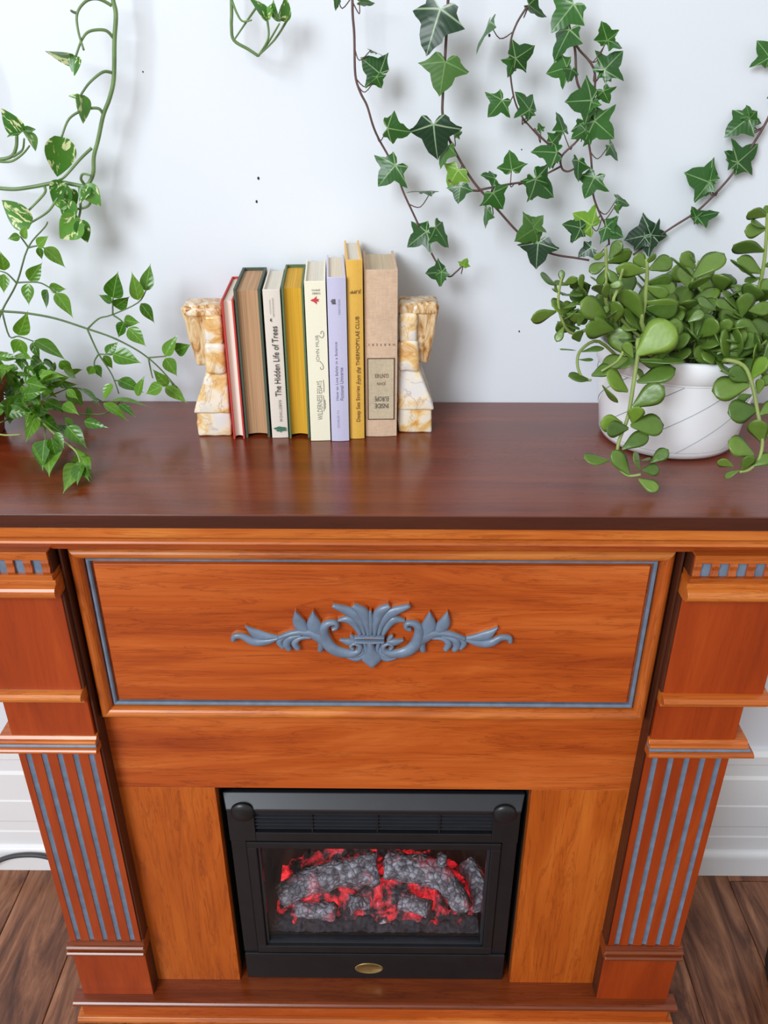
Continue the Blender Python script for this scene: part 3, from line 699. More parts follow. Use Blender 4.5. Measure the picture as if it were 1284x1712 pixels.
strip(b, [(-.0064, .1850), (-.0070, .1865), (-.0064, .1880)], .0007, M['ink']); strip(b, [(-.0064, .1834), (-.0012, .1834)], .0007, M['ink'])
b = book('tall mustard yellow jacketed book, the tallest of the row', -.0456, -.1437, .0202, .234, .133, M['c_yellow'], M['p_cream'], True, board=.0024, over=.003)
lettering(b, 'Deep Sea Stories', .0024, .0250, .0745, .0062, M['ink_brown'])
lettering(b, 'from the', .0026, .0768, .1000, .0060, M['ink_brown'], shear=.35)
lettering(b, 'THERMOPYLAE CLUB', .0022, .1022, .1656, .0046, M['ink_brown'])
lettering(b, 'JUPP', .1965, -.0060, .0074, .0054, M['ink_brown'], 'inv')
b = book('thick beige linen book with a dark-framed title label on its spine', -.0136, -.1352, .0430, .2207, .124, M['c_linen'], M['p_old'], True, rz=2.5, bulge=.0014, board=.0034, over=.004)
YO = -.0019
poly(b, [(-.0168, .0252), (.0166, .0252), (.0166, .1088), (-.0168, .1088)], M['c_label'], -.0016, 'title_label')
for p in ([(-.0172, .025), (-.0172, .109)], [(.0170, .025), (.0170, .109)], [(-.0178, .0252), (.0176, .0252)], [(-.0178, .1088), (.0176, .1088)]): strip(b, p, .0012, M['ink_brown'], YO, 'label_border')
lettering(b, 'GUNTHER', .0856, -.0084, .0098, .0056, M['ink_brown'], 'inv', YO)
lettering(b, 'JOHN', .0753, -.0052, .0060, .0056, M['ink_brown'], 'inv', YO)
lettering(b, 'EUROPE', .0538, -.0084, .0098, .0066, M['ink'], 'inv', YO, offset=.01)
lettering(b, 'INSIDE', .0440, -.0084, .0098, .0066, M['ink'], 'inv', YO, offset=.01)
lettering(b, 'HARPERS', .1270, -.0165, .0175, .0030, M['ink_brown'], 'inv', YO, spacing=2.6)

# ------------------------------------------------------------------ onyx bookends
def rock(name, corners_bot, corners_top, z0, z1, mat, parent, bev=.003, rough=.0012, seed=0):
    """chunky carved block: quads at bottom and top, rounded, slightly uneven"""
    bm = bmesh.new()
    a = [bm.verts.new((x, y, z0)) for x, y in corners_bot]; b = [bm.verts.new((x, y, z1)) for x, y in corners_top]
    n = len(a)
    for i in range(n): bm.faces.new((a[i], a[(i+1) % n], b[(i+1) % n], b[i]))
    bm.faces.new(a[::-1]); bm.faces.new(b)
    bmesh.ops.recalc_face_normals(bm, faces=bm.faces)
    bmesh.ops.bevel(bm, geom=list(bm.edges), offset=bev, segments=3, profile=.5, affect='EDGES')
    bmesh.ops.triangulate(bm, faces=[f for f in bm.faces if len(f.verts) > 4])
    bmesh.ops.subdivide_edges(bm, edges=[e for e in bm.edges if e.calc_length() > .009], cuts=3, use_grid_fill=True)
    bm.normal_update()
    for v in bm.verts: v.co += v.normal*rough*(noise.noise(v.co*110+Vector((seed, 0, 0)))+.5*noise.noise(v.co*260+Vector((seed, 0, 0))))
    return bm_obj(name, bm, mat, parent, smooth=True)
def bookend(s, x, y, rz, label):
    B = thing('bookend', label, 'bookend', (x, y, ZM), rz, 'pair of carved onyx bookends')
    q = lambda pts: [(s*px, py) for px, py in (pts if s > 0 else pts[::-1])]
    # local: x grows away from the books (s flips), y from the front (0) to the back (+)
    rock('base_block', q([(0, .001), (.046, .001), (.046, .050), (0, .050)]), q([(0, .002), (.045, .003), (.045, .050), (0, .050)]), .0, .036, M['onyx'], B, seed=1)
    rock('skirt_block', q([(0, -.001), (.049, -.001), (.049, .052), (0, .052)]), q([(0, .006), (.026, .006), (.030, .046), (0, .046)]), .033, .090, M['onyx'], B, seed=2)
    rock('chin_block', q([(0, .000), (.027, .000), (.027, .034), (0, .034)]), q([(0, .000), (.025, .000), (.025, .034), (0, .034)]), .086, .128, M['onyx'], B, .005, seed=3)
    rock('brow_block', q([(0, .002), (.023, .002), (.023, .034), (0, .034)]), q([(0, .002), (.023, .002), (.023, .034), (0, .034)]), .126, .163, M['onyx'], B, .004, seed=4)
    rock('headdress', q([(.018, .016), (.040, .012), (.043, .050), (.018, .052)]), q([(.018, .008), (.052, .012), (.052, .054), (.018, .056)]), .094, .172, M['onyx_brown'], B, .004, .002, seed=5)
    rock('head_top', q([(0, .004), (.051, .010), (.052, .056), (0, .056)]), q([(0, .008), (.049, .014), (.050, .054), (0, .054)]), .160, .1745, M['onyx_brown'], B, .004, .0015, seed=6)
    return B
bookend(-1, -.2155, -.1365, R(3), 'carved onyx bookend leaning against the thin red book')
bookend(1, .0095, -.1235, R(1), 'carved onyx bookend pressed against the thick beige linen book')

# ------------------------------------------------------------------ leaves
def leaf_from_outline(name, half, mat, cup=.12, droop=.10, wav=.03, seed=0):
    """half: outline points for y>=0 from the base to the tip"""
    rnd = random.Random(seed); vs_, fs = [], []
    def zf(x, y): return -cup*y*y-droop*x*x+wav*math.sin(7*x+seed)*abs(y)
    rows = []
    for sgn in (1, -1):
        rr = []
        for i, (x, y) in enumerate(half):
            jx, jy = (rnd.uniform(-.02, .02), rnd.uniform(-.03, .03)) if 0 < i < len(half)-1 else (0, 0)
            x2, y2 = x+jx, max(0, y+jy) if y > 0 else 0
            mx = max(x2, 0)*.92; ring = []
            for t in (0, .5, 1):
                px = mx+(x2-mx)*t; py = sgn*y2*t
                ring.append(len(vs_)); vs_.append((px, py, zf(px, py)))
            rr.append(ring)
        rows.append(rr)
    for sgn, rr in zip((1, -1), rows):
        for a, b in zip(rr, rr[1:]):
            for j in range(2):
                q = (a[j], b[j], b[j+1], a[j+1]); fs.append(q if sgn > 0 else q[::-1])
    me = mesh_from(name, vs_, fs, mat, True)
    bm = bmesh.new(); bm.from_mesh(me); bmesh.ops.remove_doubles(bm, verts=bm.verts, dist=.0005)
    bmesh.ops.dissolve_degenerate(bm, edges=bm.edges, dist=.0002); bmesh.ops.recalc_face_normals(bm, faces=bm.faces); bm.to_mesh(me); bm.free()
    for p in me.polygons: p.use_smooth = True
    return me
IVY = [(0, 0), (-.11, .07), (-.22, .20), (-.24, .34), (-.16, .44), (-.04, .52), (.06, .66), (.13, .84), (.22, .74), (.30, .56), (.37, .42), (.46, .38), (.60, .34), (.76, .23), (.90, .09), (1, 0)]
IVY5 = [(0, 0), (-.12, .06), (-.24, .18), (-.32, .38), (-.22, .42), (-.10, .42), (.02, .46), (.12, .60), (.26, .86), (.34, .70), (.38, .50), (.44, .36), (.58, .32), (.76, .20), (.90, .08), (1, 0)]
IVYL = [(0, 0), (-.08, .06), (-.16, .16), (-.20, .28), (-.14, .36), (-.02, .40), (.08, .50), (.18, .66), (.28, .56), (.35, .42), (.42, .33), (.50, .30), (.62, .27), (.80, .16), (.92, .06), (1, 0)]
ivy_mesh = {}
for key, mat in (('n', 'ivy'), ('d', 'ivy_dark'), ('p', 'ivy_pale'), ('u', 'ivy_under')):
    ivy_mesh[key] = [leaf_from_outline('ivy_leaf', IVY, M[mat], .22, .14, .06, 1), leaf_from_outline('ivy_leaf', IVY5, M[mat], .15, .20, .09, 2), leaf_from_outline('ivy_leaf', IVYL, M[mat], .25, .10, .08, 3)]
def grid_leaf(name, wfn, mat, nx=9, cup=.2, droop=.12, thick=0.0, fold=0.0):
    vs_, fs = [], []; ts = (-1, -.6, 0, .6, 1)
    for side in ((1,) if not thick else (1, -1)):
        for i in range(nx+1):
            x = i/nx; wv = wfn(x)
            for t in ts:
                y = wv*t; vs_.append((x, y, -droop*x*x+cup*y*y+fold*abs(y)+side*thick*max(0, 1-t*t)*min(1, wv*6)))
    nrow = (nx+1)*5
    for sd in range(2 if thick else 1):
        for i in range(nx):
            for j in range(4):
                q = sd*nrow+i*5+j; f = (q, q+5, q+6, q+1); fs.append(f if sd == 0 else f[::-1])
    me = mesh_from(name, vs_, fs, mat, True)
    bm = bmesh.new(); bm.from_mesh(me); bmesh.ops.remove_doubles(bm, verts=bm.verts, dist=.0006); bmesh.ops.dissolve_degenerate(bm, edges=bm.edges, dist=.0003)
    bmesh.ops.recalc_face_normals(bm, faces=bm.faces); bm.to_mesh(me); bm.free()
    for p in me.polygons: p.use_smooth = True
    return me
doll_w = lambda x: .30*(math.sin(math.pi*min(1, x/.86)**.72) if x < .86 else 0)+(.028*(1-x)/.14 if x >= .80 else .028*min(1, x*6)) if x < 1 else 0
doll_mesh = [grid_leaf('doll_leaflet', lambda x, k=k: k*doll_w(x), M['doll'], 11, .5, dr, 0, .12) for k, dr in ((.9, .1), (.76, .2), (1.0, .16))]
jade_w = lambda x: (.05+.28*(math.sin(math.pi*(x**1.55)*.93+.07)**.9 if x < 1 else 0))*min(1, (1-x)*9+.0)**.5 if x > 0 else .045
jade_mesh = [grid_leaf('jade_leaf', lambda x, k=k: k*jade_w(x), M[mt], 10, .25, dr, .035, 0) for k, dr, mt in ((1, -.10, 'jade'), (.85, .08, 'jade'), (1.1, .0, 'jade'))]
jade_pale = grid_leaf('jade_leaf', lambda x: 1.15*jade_w(x), M['jade_pale'], 10, .25, .05, .03, 0)
poth_w = lambda x: .40*math.sin(math.pi*min(1, (x*.96+.04))**.62)**.9 if x < 1 else 0
poth_mesh = [grid_leaf('pothos_leaf', lambda x, k=k: k*poth_w(x), M['pothos'], 11, .35, dr, 0, .16) for k, dr in ((1, .15), (.85, .25))]
def place_leaf(me, parent, base, tip, wd=1.0, rnd=None, face=.35, upmix=.35, name='leaf', normal=None, sw=1.0):
    base = Vector(base); tip = Vector(tip); d = tip-base; L = d.length
    if L < 1e-5: return
    ax = d/L
    n = normal or ((CAM-base).normalized()*(1-upmix)+Vector((0, 0, 1))*upmix+Vector((rnd.uniform(-1, 1), rnd.uniform(-1, 1), rnd.uniform(-1, 1)))*face)
    n = (n-ax*n.dot(ax)); n = n.normalized() if n.length > 1e-4 else ax.orthogonal().normalized()
    ang = math.acos(max(.15, min(1, wd)))*(1 if rnd.random() < .5 else -1)
    n = Matrix.Rotation(ang, 3, ax) @ n
    yv = n.cross(ax)
    m = Matrix((ax*L, yv*L*sw, n*L)).transposed().to_4x4(); m.translation = base
    o = bpy.data.objects.new(name, me); COL.objects.link(o); o.parent = parent
    o.matrix_local = parent.matrix_basis.inverted() @ m
    return o
def local(parent, pts): return [Vector(p)-parent.location for p in pts]

# ------------------------------------------------------------------ ivy vines
def C3(cx, cy): return (540+cx/3.057, cy/3.057)
def C4(cx, cy): return (860+cx/3.028, cy/3.028)
def nearest(path, p): return min(path, key=lambda q: (q-p).length)
def wall_tie(p, up=.10, dx=0):  # vine end out of view climbs on and meets the wall
    return [Vector((p.x+dx*.6, p.y, p.z+up*.6)), Vector((p.x+dx, -.001, p.z+up))]
def ivy(label, conv, stems, leaves, y, seed, rs=.0016, tie=True):
    rnd = random.Random(seed); paths = []
    first = at(*conv(*stems[0][0][:2]), y=y)
    T = thing('ivy_vine', label, 'ivy', first, 0, 'ivy vines trained along the white wall')
    bm = bmesh.new(); allp = []
    for si, st in enumerate(stems):
        pts = [at(*conv(*p[:2]), y=(p[2] if len(p) > 2 else y)) for p in st]
        if si == 0 and tie: pts = wall_tie(pts[0])[::-1]+pts
        sm = smooth_path(pts, 6); allp += sm; tube(bm, local(T, pts), rs if si == 0 else rs*.8, rs*.7, 6, 5)
    for L in leaves:
        bx_, by_, tx, ty, wd = L[:5]; kind = L[5] if len(L) > 5 else 'n'; cv = L[6] if len(L) > 6 else conv
        p = at(*cv(bx_, by_), y=y); q = nearest(allp, p)
        yo = y-rnd.uniform(.004, .016)
        if y > -.02: yo = y-rnd.uniform(.002, .006)
        bp_ = at(*cv(bx_, by_), y=yo); tp = at(*cv(tx, ty), y=yo-rnd.uniform(-.006, .010)*(1 if y < -.02 else .3))
        me = ivy_mesh[kind][rnd.randrange(3) if wd >= .9 else 2]
        place_leaf(me, T, bp_, tp, wd, rnd, .28 if y < -.02 else .12, .2)
        if (q-bp_).length < .10:
            mid = (q+bp_)/2+Vector((rnd.uniform(-.006, .006), .004, -.012)); tube(bm, local(T, [q, mid, bp_+Vector((0, .003, 0))]), .0008, .0006, 5, 4)
    bm_obj('stem', bm, M['ivy_stem'], T, smooth=True)
    return T
Yv = -.045
ivy('slender ivy vine hanging over the books, ending in a tiny pale leaf', C3,
    [[(150, -20), (152, 80), (160, 180), (165, 380), (190, 470), (225, 540), (255, 640), (285, 710), (330, 790), (380, 890), (410, 980), (470, 1110), (530, 1240), (580, 1340), (640, 1412), (680, 1390), (722, 1348)]],
    [(75, -20, 68, 56, .8), (185, 8, 265, 25, .4), (245, 255, 318, 285, .5), (290, 375, 192, 292, 1), (275, 395, 300, 455, .9), (330, 655, 452, 680, .8), (370, 845, 280, 950, 1), (555, 975, 418, 972, .4), (528, 1185, 425, 1255, 1), (575, 1160, 652, 1265, .45), (608, 1392, 524, 1396, 1), (605, 1390, 600, 1464, .8), (718, 1358, 738, 1320, 1, 'p')], Yv, 11)
ivy('ivy vine with large dark veined leaves that ends in the jade plant', C3,
    [[(640, -20), (632, 150), (622, 330), (613, 480), (612, 590), (640, 700), (700, 820), (770, 930), (830, 1000), (900, 1080), (1000, 1190), (1090, 1260), (1180, 1300), (1290, 1318), (1360, 1330)], [(800, 975), (735, 968), (640, 920)], [(800, 970), (960, 940), (1040, 930)]],
    [(600, 45, 522, 285, 1, 'd'), (625, 315, 597, 490, 1, 'u'), (565, 635, 580, 825, 1, 'd'), (672, 690, 713, 668, .7), (640, 745, 590, 862, .8, 'u'), (690, 868, 635, 962, 1, 'p'), (702, 952, 690, 1042, .9), (870, 985, 925, 1074, 1), (880, 912, 808, 888, .8), (965, 868, 948, 770, 1), (840, 1065, 820, 1170, .45), (1085, 1165, 985, 1238, .9, 'u'), (1075, 1162, 1122, 1105, .9, 'u'), (1100, 1240, 1085, 1380, 1, 'd'), (1128, 1250, 1160, 1235, .8, 'd')], Yv-.01, 12, .0019)
ivy('thin ivy vine curving down into a cluster of mid green leaves', C3,
    [[(1065, -15), (1035, 45), (990, 120), (960, 210), (955, 330), (965, 440), (985, 530), (1020, 600), (1070, 660), (1110, 705)]],
    [(1052, 25, 1138, 98, .45), (852, 110, 768, 275, .4), (985, 298, 1086, 235, 1), (980, 300, 955, 400, .9), (915, 512, 845, 600, .95), (1055, 562, 995, 460, .9), (1055, 565, 1040, 622, .9)], Yv, 13, .0014)
ivy('ivy vine with the broadest hanging cluster of overlapping leaves', C4,
    [[(255, -15), (270, 100), (290, 180), (308, 260), (315, 400), (340, 470), (375, 560), (375, 700), (388, 800), (395, 900), (400, 990), (430, 1075), (470, 1160), (480, 1240)], [(290, 150), (320, 240), (380, 310), (408, 380), (400, 520), (380, 620), (320, 710), (240, 790), (240, 850), (270, 868), (310, 850)], [(240, 790), (130, 690), (100, 650)], [(240, 840), (120, 900), (20, 935)]],
    [(300, 20, 185, 162, 1), (280, 150, 190, 312, .7), (265, 342, 168, 372, 1), (290, 350, 275, 418, .9), (470, 205, 440, 110, .8), (475, 205, 553, 240, .8), (455, 355, 550, 250, 1), (455, 355, 495, 410, .9), (450, 460, 482, 528, 1), (390, 508, 262, 514, 1), (385, 515, 345, 590, .9), (405, 612, 510, 702, 1), (360, 612, 388, 736, 1), (360, 660, 285, 705, .9), (482, 735, 532, 814, .8), (405, 897, 350, 1006, 1), (325, 812, 315, 925, .55), (248, 665, 218, 560, .8), (190, 722, 245, 660, .9), (215, 772, 82, 760, 1), (200, 785, 190, 855, .9), (105, 907, 85, 1020, 1), (110, 905, 212, 995, .9), (135, 662, 118, 622, .9), (520, 1010, 590, 1035, .8), (515, 1040, 525, 1085, .8, 'u'), (390, 1142, 305, 1078, 1, 'p'), (335, 1155, 248, 1128, 1), (330, 1165, 290, 1235, .9), (465, 1150, 556, 1196, 1), (470, 1160, 520, 1090, .9), (390, 1252, 318, 1300, 1, 'd')], Yv-.008, 14, .0018)
ivy('ivy vine climbing diagonally flat against the wall above the white pot', C4,
    [[(1420, 380), (1340, 470), (1284, 600), (1215, 720), (1130, 845), (1050, 945), (930, 1065), (800, 1150), (690, 1225), (600, 1290)]],
    [(692, 1186, 558, 1215, 1, 'd'), (690, 1190, 780, 1200, .9, 'd'), (660, 1200, 600, 1270, .9, 'd'), (925, 1100, 1042, 1066, .8), (920, 1100, 895, 1045, .8), (985, 922, 866, 874, 1), (988, 925, 930, 998, .9), (990, 915, 1005, 836, .8), (1130, 822, 1246, 730, .9), (1130, 822, 1068, 760, .8), (1185, 597, 1062, 692, 1), (1188, 590, 1178, 530, .9), (1188, 600, 1250, 630, .8), (1292, 290, 1234, 208, 1), (1310, 480, 1278, 500, .6)], -.014, 15, .0019)

# ------------------------------------------------------------------ pothos vines
def CP(cx, cy): return (cx/2.675, cy/2.675)
def pothos(label, stems, petioles, leaves, y, seed, rs, kinks=()):
    rnd = random.Random(seed)
    T = thing('pothos_vine', label, 'vine', at(*CP(*stems[0][0]), y=y), 0, 'pothos vines hanging on the wall')
    bm = bmesh.new()
    for i, st in enumerate(stems):
        pts = [at(*CP(*p), y=y) for p in st]
        if i == 0: pts = wall_tie(pts[0], .12, .01)[::-1]+pts
        tube(bm, local(T, pts), rs, rs*.85, 8, 5)
    bm_obj('stem', bm, M['pothos_stem'], T, smooth=True)
    for st in petioles:
        bm = bmesh.new(); n = len(st); pts = [at(*CP(*p), y=y-.018*min(1, k/(n-1))) for k, p in enumerate(st)]
        tube(bm, local(T, pts), rs*.72, rs*.45, 7, 5); bm_obj('leaf_stalk', bm, M['pothos_stem'], T, smooth=True)
    for bx_, by_, tx, ty, wd in leaves:
        b_ = at(*CP(bx_, by_), y=y-.018); t_ = at(*CP(tx, ty), y=y-.018-rnd.uniform(-.01, .012))
        place_leaf(poth_mesh[rnd.randrange(2)], T, b_, t_, wd, rnd, .25, .15)
    return T
pothos('long variegated pothos vine with a thick green stem and curling stalks',
    [[(500, -40), (518, 60), (512, 180), (509, 350), (490, 440), (462, 515), (440, 620), (420, 700), (416, 780), (385, 830), (330, 825), (260, 815), (150, 835), (50, 846), (-60, 830), (-140, 790)]],
    [[(500, 25), (440, -5), (385, 5), (345, 60), (350, 140), (375, 225)], [(345, 60), (330, 55), (318, 48)], [(508, 170), (470, 135), (400, 140), (365, 180), (338, 255)], [(502, 325), (460, 322), (400, 370), (358, 430)], [(462, 512), (440, 485), (380, 490), (310, 530), (276, 612)], [(410, 662), (360, 710), (290, 790), (262, 805)], [(200, 835), (195, 870), (100, 968)], [(262, 815), (285, 840), (245, 905), (210, 950), (135, 998)], [(395, 828), (412, 870), (395, 920), (340, 935), (325, 920)], [(355, 835), (360, 930), (350, 985)], [(380, 828), (362, 800), (372, 778), (405, 785)]],
    [(338, 252, 198, 264, .6), (345, 252, 325, 335, .8), (357, 425, 384, 552, .6), (358, 440, 305, 418, .7), (276, 612, 258, 808, .95), (300, 825, 228, 915, 1), (300, 850, 345, 930, .9), (380, 832, 450, 920, 1), (400, 835, 345, 900, .9), (320, 895, 290, 1012, 1), (300, 915, 235, 915, .9), (360, 980, 258, 1070, 1), (358, 985, 390, 1092, 1), (142, 998, -5, 902, .6)], -.045, 21, .0028)
pothos('loose pothos tip with two pale-edged leaves reaching in by the wall',
    [[(-150, 560), (-60, 700), (-5, 712), (50, 700), (72, 660), (75, 605)]], [[(-5, 722), (50, 722), (100, 690), (132, 652)], [(60, 700), (100, 670), (108, 620)]],
    [(98, 592, 0, 492, .85), (95, 590, 25, 600, .6), (110, 582, 168, 666, .8), (112, 585, 160, 572, .7)], -.05, 22, .0024)
pothos('short looped pothos strand dangling above the books with small leaves',
    [[(1035, -30), (1036, 60), (1035, 120), (1046, 180), (1110, 220), (1155, 250)]], [[(1155, 250), (1200, 190), (1250, 105)], [(1152, 25), (1100, 100), (1046, 180)], [(1038, 5), (1060, 60), (1085, 95), (1125, 90)], [(1195, 88), (1200, 170), (1155, 248)], [(1284, 90), (1230, 175), (1160, 245)]],
    [(1196, 88, 1135, -15, .8), (1198, 86, 1215, 10, .6), (1250, 97, 1212, 5, .6), (1262, 95, 1290, -10, .9)], -.035, 23, .0021)

# ------------------------------------------------------------------ jade plant in the white pot
PC = Vector((.372, -.128, ZM)); 
J = thing('potted_jade_plant', 'fleshy-leaved jade plant spilling out of a round white pot', 'plant', PC)
bm = bmesh.new()
lathe(bm, [(.002, .0005), (.078, .0005), (.0855, .003), (.0895, .010), (.0925, .035), (.0985, .075), (.1015, .104), (.1018, .1055), (.1045, .107), (.1052, .129), (.104, .132), (.1, .1325), (.097, .130), (.094, .10), (.088, .09), (.001, .09)], 64)
o = bm_obj('pot', bm, M['pot'], J, smooth=True); o['label'] = 'round white ceramic pot with slanting incised lines'
def pot_r(z):
    P = [(.0895, .010), (.0925, .035), (.0985, .075), (.1015, .104)]
    for (r0, z0), (r1, z1) in zip(P, P[1:]):
        if z0 <= z <= z1: return r0+(r1-r0)*(z-z0)/(z1-z0)
    return .09
for k in range(9):
    a0 = k*2*math.pi/9+.35; bm = bmesh.new(); pts = []
    for i in range(13):
        t = i/12; z = .012+t*.09; a = a0+t*1.35; r = pot_r(z)+.00005; pts.append((r*math.cos(a), r*math.sin(a), z))
    tube(bm, pts, .00055, None, 5, 2); bm_obj('pot_line', bm, M['potline'], J)
for z in (.0125, .1025):
    bm = bmesh.new(); n = 48; r = pot_r(z)
    tube(bm, [(r*math.cos(2*math.pi*i/n), r*math.sin(2*math.pi*i/n), z) for i in range(n+1)], .0003, None, 4, 1); bm_obj('pot_line', bm, M['potline'], J)
bm = bmesh.new(); lathe(bm, [(.0945, .108), (.06, .113), (.001, .115)], 32, cap=False); bm_obj('soil', bm, M['soil'], J, smooth=True)
def CJ(cx, cy): return (860+cx/3.028, 340+cy/3.028)
jr = random.Random(5)
def jade_stem(pts, r0, r1, n='branch'):
    bm = bmesh.new(); tube(bm, [p-PC for p in pts], r0*.72, r1*.72, 7, 4); bm_obj(n, bm, M['jade_stem'], J, smooth=True)
def jade_leaf(b_, t_, wd=1, pale=False, face=.3, up=.3, sw=1.0): place_leaf(jade_pale if pale else jade_mesh[jr.randrange(3)], J, b_, t_, wd, jr, face, up, sw=sw)
def jpath(lst): return [at(*CJ(a, b), y=y) for a, b, y in lst]
soil = lambda dx, dy: PC+Vector((dx, dy, .112))
jade_stem([soil(-.03, -.07)]+jpath([(640, 690, -.236), (625, 770, -.250), (605, 900, -.258), (575, 1080, -.268), (525, 1220, -.282), (530, 1330, -.292), (575, 1378, -.297), (640, 1372, -.300)]), .0040, .0022)
jade_stem([soil(-.02, -.05)]+jpath([(655, 640, -.2), (662, 500, -.2), (672, 350, -.2), (668, 280, -.2)]), .0042, .0028)
jade_stem([soil(-.05, -.03)]+jpath([(480, 560, -.19), (466, 330, -.19), (462, 220, -.19)]), .0038, .0024)
jade_stem([soil(-.07, -.03)]+jpath([(430, 640, -.19), (300, 660, -.20), (245, 600, -.205), (222, 500, -.205), (232, 410, -.205), (242, 370, -.205)]), .0034, .0018)
jade_stem([soil(-.08, -.04)]+jpath([(430, 700, -.20), (340, 740, -.225), (318, 810, -.235), (345, 885, -.24), (390, 895, -.242)]), .0030, .0020)
jade_stem([soil(.06, .02)]+jpath([(1200, 520, -.11), (1240, 420, -.11), (1264, 300, -.11), (1275, 180, -.11), (1280, 50, -.11)]), .0042, .0026)
jade_stem([soil(.01, .05)]+jpath([(880, 480, -.07), (905, 390, -.07), (920, 340, -.07), (935, 290, -.07)]), .0030, .0020)
jade_stem([soil(.04, -.06)]+jpath([(1065, 795, -.235), (1160, 822, -.245), (1205, 920, -.255), (1232, 1060, -.268), (1256, 1190, -.282), (1240, 1290, -.290), (1190, 1348, -.295), (1140, 1360, -.297)]), .0040, .0022)
jade_stem([soil(-.02, -.04)]+jpath([(520, 560, -.21), (528, 420, -.21), (550, 330, -.21)]), .0034, .0022)
jade_stem([soil(-.02, -.07)]+jpath([(600, 730, -.235), (520, 800, -.245), (440, 850, -.25)]), .0030, .0020)
jade_stem([soil(.06, -.04)]+jpath([(1180, 780, -.20), (1284, 690, -.21), (1340, 640, -.21)]), .0034, .0020)
def JL(lst, y, dy=.006, pale=False, **k):
    for L in lst:
        a, b, c, d = L[:4]; wd = L[4] if len(L) > 4 else 1; yy = y(b) if callable(y) else y
        jade_leaf(at(*CJ(a, b), y=yy), at(*CJ(c, d), y=yy-jr.uniform(-dy, dy*2)), wd, pale or (len(L) > 5), **k)
ytr = lambda cy: -.247-.053*max(0, min(1, (cy-760)/620))
JL([(640, 800, 868, 800, .75), (625, 790, 770, 830, .7), (620, 905, 818, 848, .8), (600, 1030, 760, 928), (588, 1125, 758, 1122), (578, 1140, 456, 1142, .8), (548, 1115, 436, 1112, .5, 1), (598, 1112, 628, 1030, .9, 1), (545, 1245, 680, 1160), (582, 1372, 500, 1252), (478, 1300, 346, 1302), (640, 1352, 602, 1262, .8), (690, 1312, 780, 1250), (640, 1302, 690, 1290, .7), (648, 1352, 735, 1346), (628, 1395, 728, 1455), (575, 950, 470, 860, .8, 1), (600, 780, 560, 700, .8), (610, 830, 660, 900, .6)], ytr)
jade_leaf(at(*CJ(622, 765), y=-.258), at(*CJ(815, 612), y=-.262), 1, True, .05, .1, 1.08)
jade_leaf(at(*CJ(740, 790), y=-.25), at(*CJ(800, 640), y=-.254), .9, False, .05, .1)
JL([(215, 415, 122, 368, .7), (240, 400, 238, 336), (250, 410, 318, 380, .8), (222, 450, 198, 420, .8), (240, 465, 352, 458, .6), (212, 548, 78, 580, .3), (250, 625, 212, 700), (255, 610, 330, 640, .7), (260, 560, 350, 590, .6), (250, 530, 330, 500, .7)], -.205)
JL([(312, 745, 232, 732, .5), (340, 752, 455, 725, .6), (385, 895, 278, 868, .8), (390, 872, 490, 830), (445, 920, 518, 1016, .3), (325, 790, 400, 800, .7), (330, 700, 310, 640, .9)], -.24)
JL([(468, 300, 378, 350), (470, 300, 598, 246, .7), (478, 280, 545, 190), (465, 250, 400, 280, .8), (465, 330, 520, 400), (465, 330, 420, 420)], -.19)
JL([(668, 325, 610, 258), (682, 335, 802, 285), (668, 345, 515, 335, .5), (662, 310, 718, 258, .8), (660, 420, 780, 470, .8), (655, 500, 835, 530, .75), (665, 530, 830, 545, .4), (650, 590, 555, 420, .5), (640, 640, 550, 540, .8), (672, 400, 800, 390, .6), (690, 420, 820, 430, .8)], -.2)
JL([(1262, 245, 1108, 194, .6), (1270, 132, 1163, 142, .7), (1270, 122, 1203, 88, .7), (1274, 66, 1178, 36, .5), (1252, 352, 1135, 280), (1250, 375, 1165, 392, .9), (1244, 440, 1098, 408, .8), (1262, 320, 1320, 300), (1285, 60, 1270, 10), (1272, 180, 1340, 150), (1225, 380, 1085, 300, .6)], -.11)
JL([(892, 392, 786, 335), (915, 332, 845, 252), (920, 312, 858, 320, .6), (925, 368, 1018, 335, .8), (935, 308, 1018, 268, .6), (918, 302, 888, 250, .8)], -.07)
ytr2 = lambda cy: -.240-.055*max(0, min(1, (cy-790)/560))
JL([(1196, 900, 1085, 840), (1190, 920, 998, 950), (1232, 1042, 1078, 1062), (1255, 1212, 1222, 1085), (1212, 1272, 1080, 1205), (1192, 1332, 1310, 1272), (1150, 1352, 1205, 1275, .8), (1108, 1332, 1028, 1298, .6), (1138, 1352, 1058, 1384), (1192, 895, 1275, 775, .9, 1), (1222, 932, 1310, 870), (1200, 970, 1122, 995, .6), (1232, 965, 1255, 885, .8), (1240, 1070, 1330, 1010), (1250, 1180, 1330, 1140)], ytr2)
# big face-on leaves of the crown
JL([(470, 580, 345, 500), (510, 600, 520, 505), (1050, 800, 912, 745), (1120, 790, 1150, 630, .9), (1045, 690, 1085, 580), (1150, 575, 1180, 450, .9), (1110, 540, 1020, 490), (1020, 540, 925, 480, .8), (1180, 540, 1300, 530, .8), (500, 640, 360, 620, .7), (880, 600, 960, 545), (930, 680, 1040, 590), (1250, 690, 1120, 600), (620, 640, 540, 620), (870, 720, 810, 610, .8)], -.205, .012)
for k in range(34):
    cx = jr.uniform(270, 500); cy = jr.uniform(400, 720); an = jr.uniform(2.2, 5.2) if cx < 400 else jr.uniform(3.6, 6.0); L = jr.uniform(75, 120)
    JL([(cx, cy, cx+L*math.cos(an), cy+L*math.sin(an)*.8, jr.choice((1, .8, .6)))], jr.uniform(-.215, -.165), .012, face=.5)
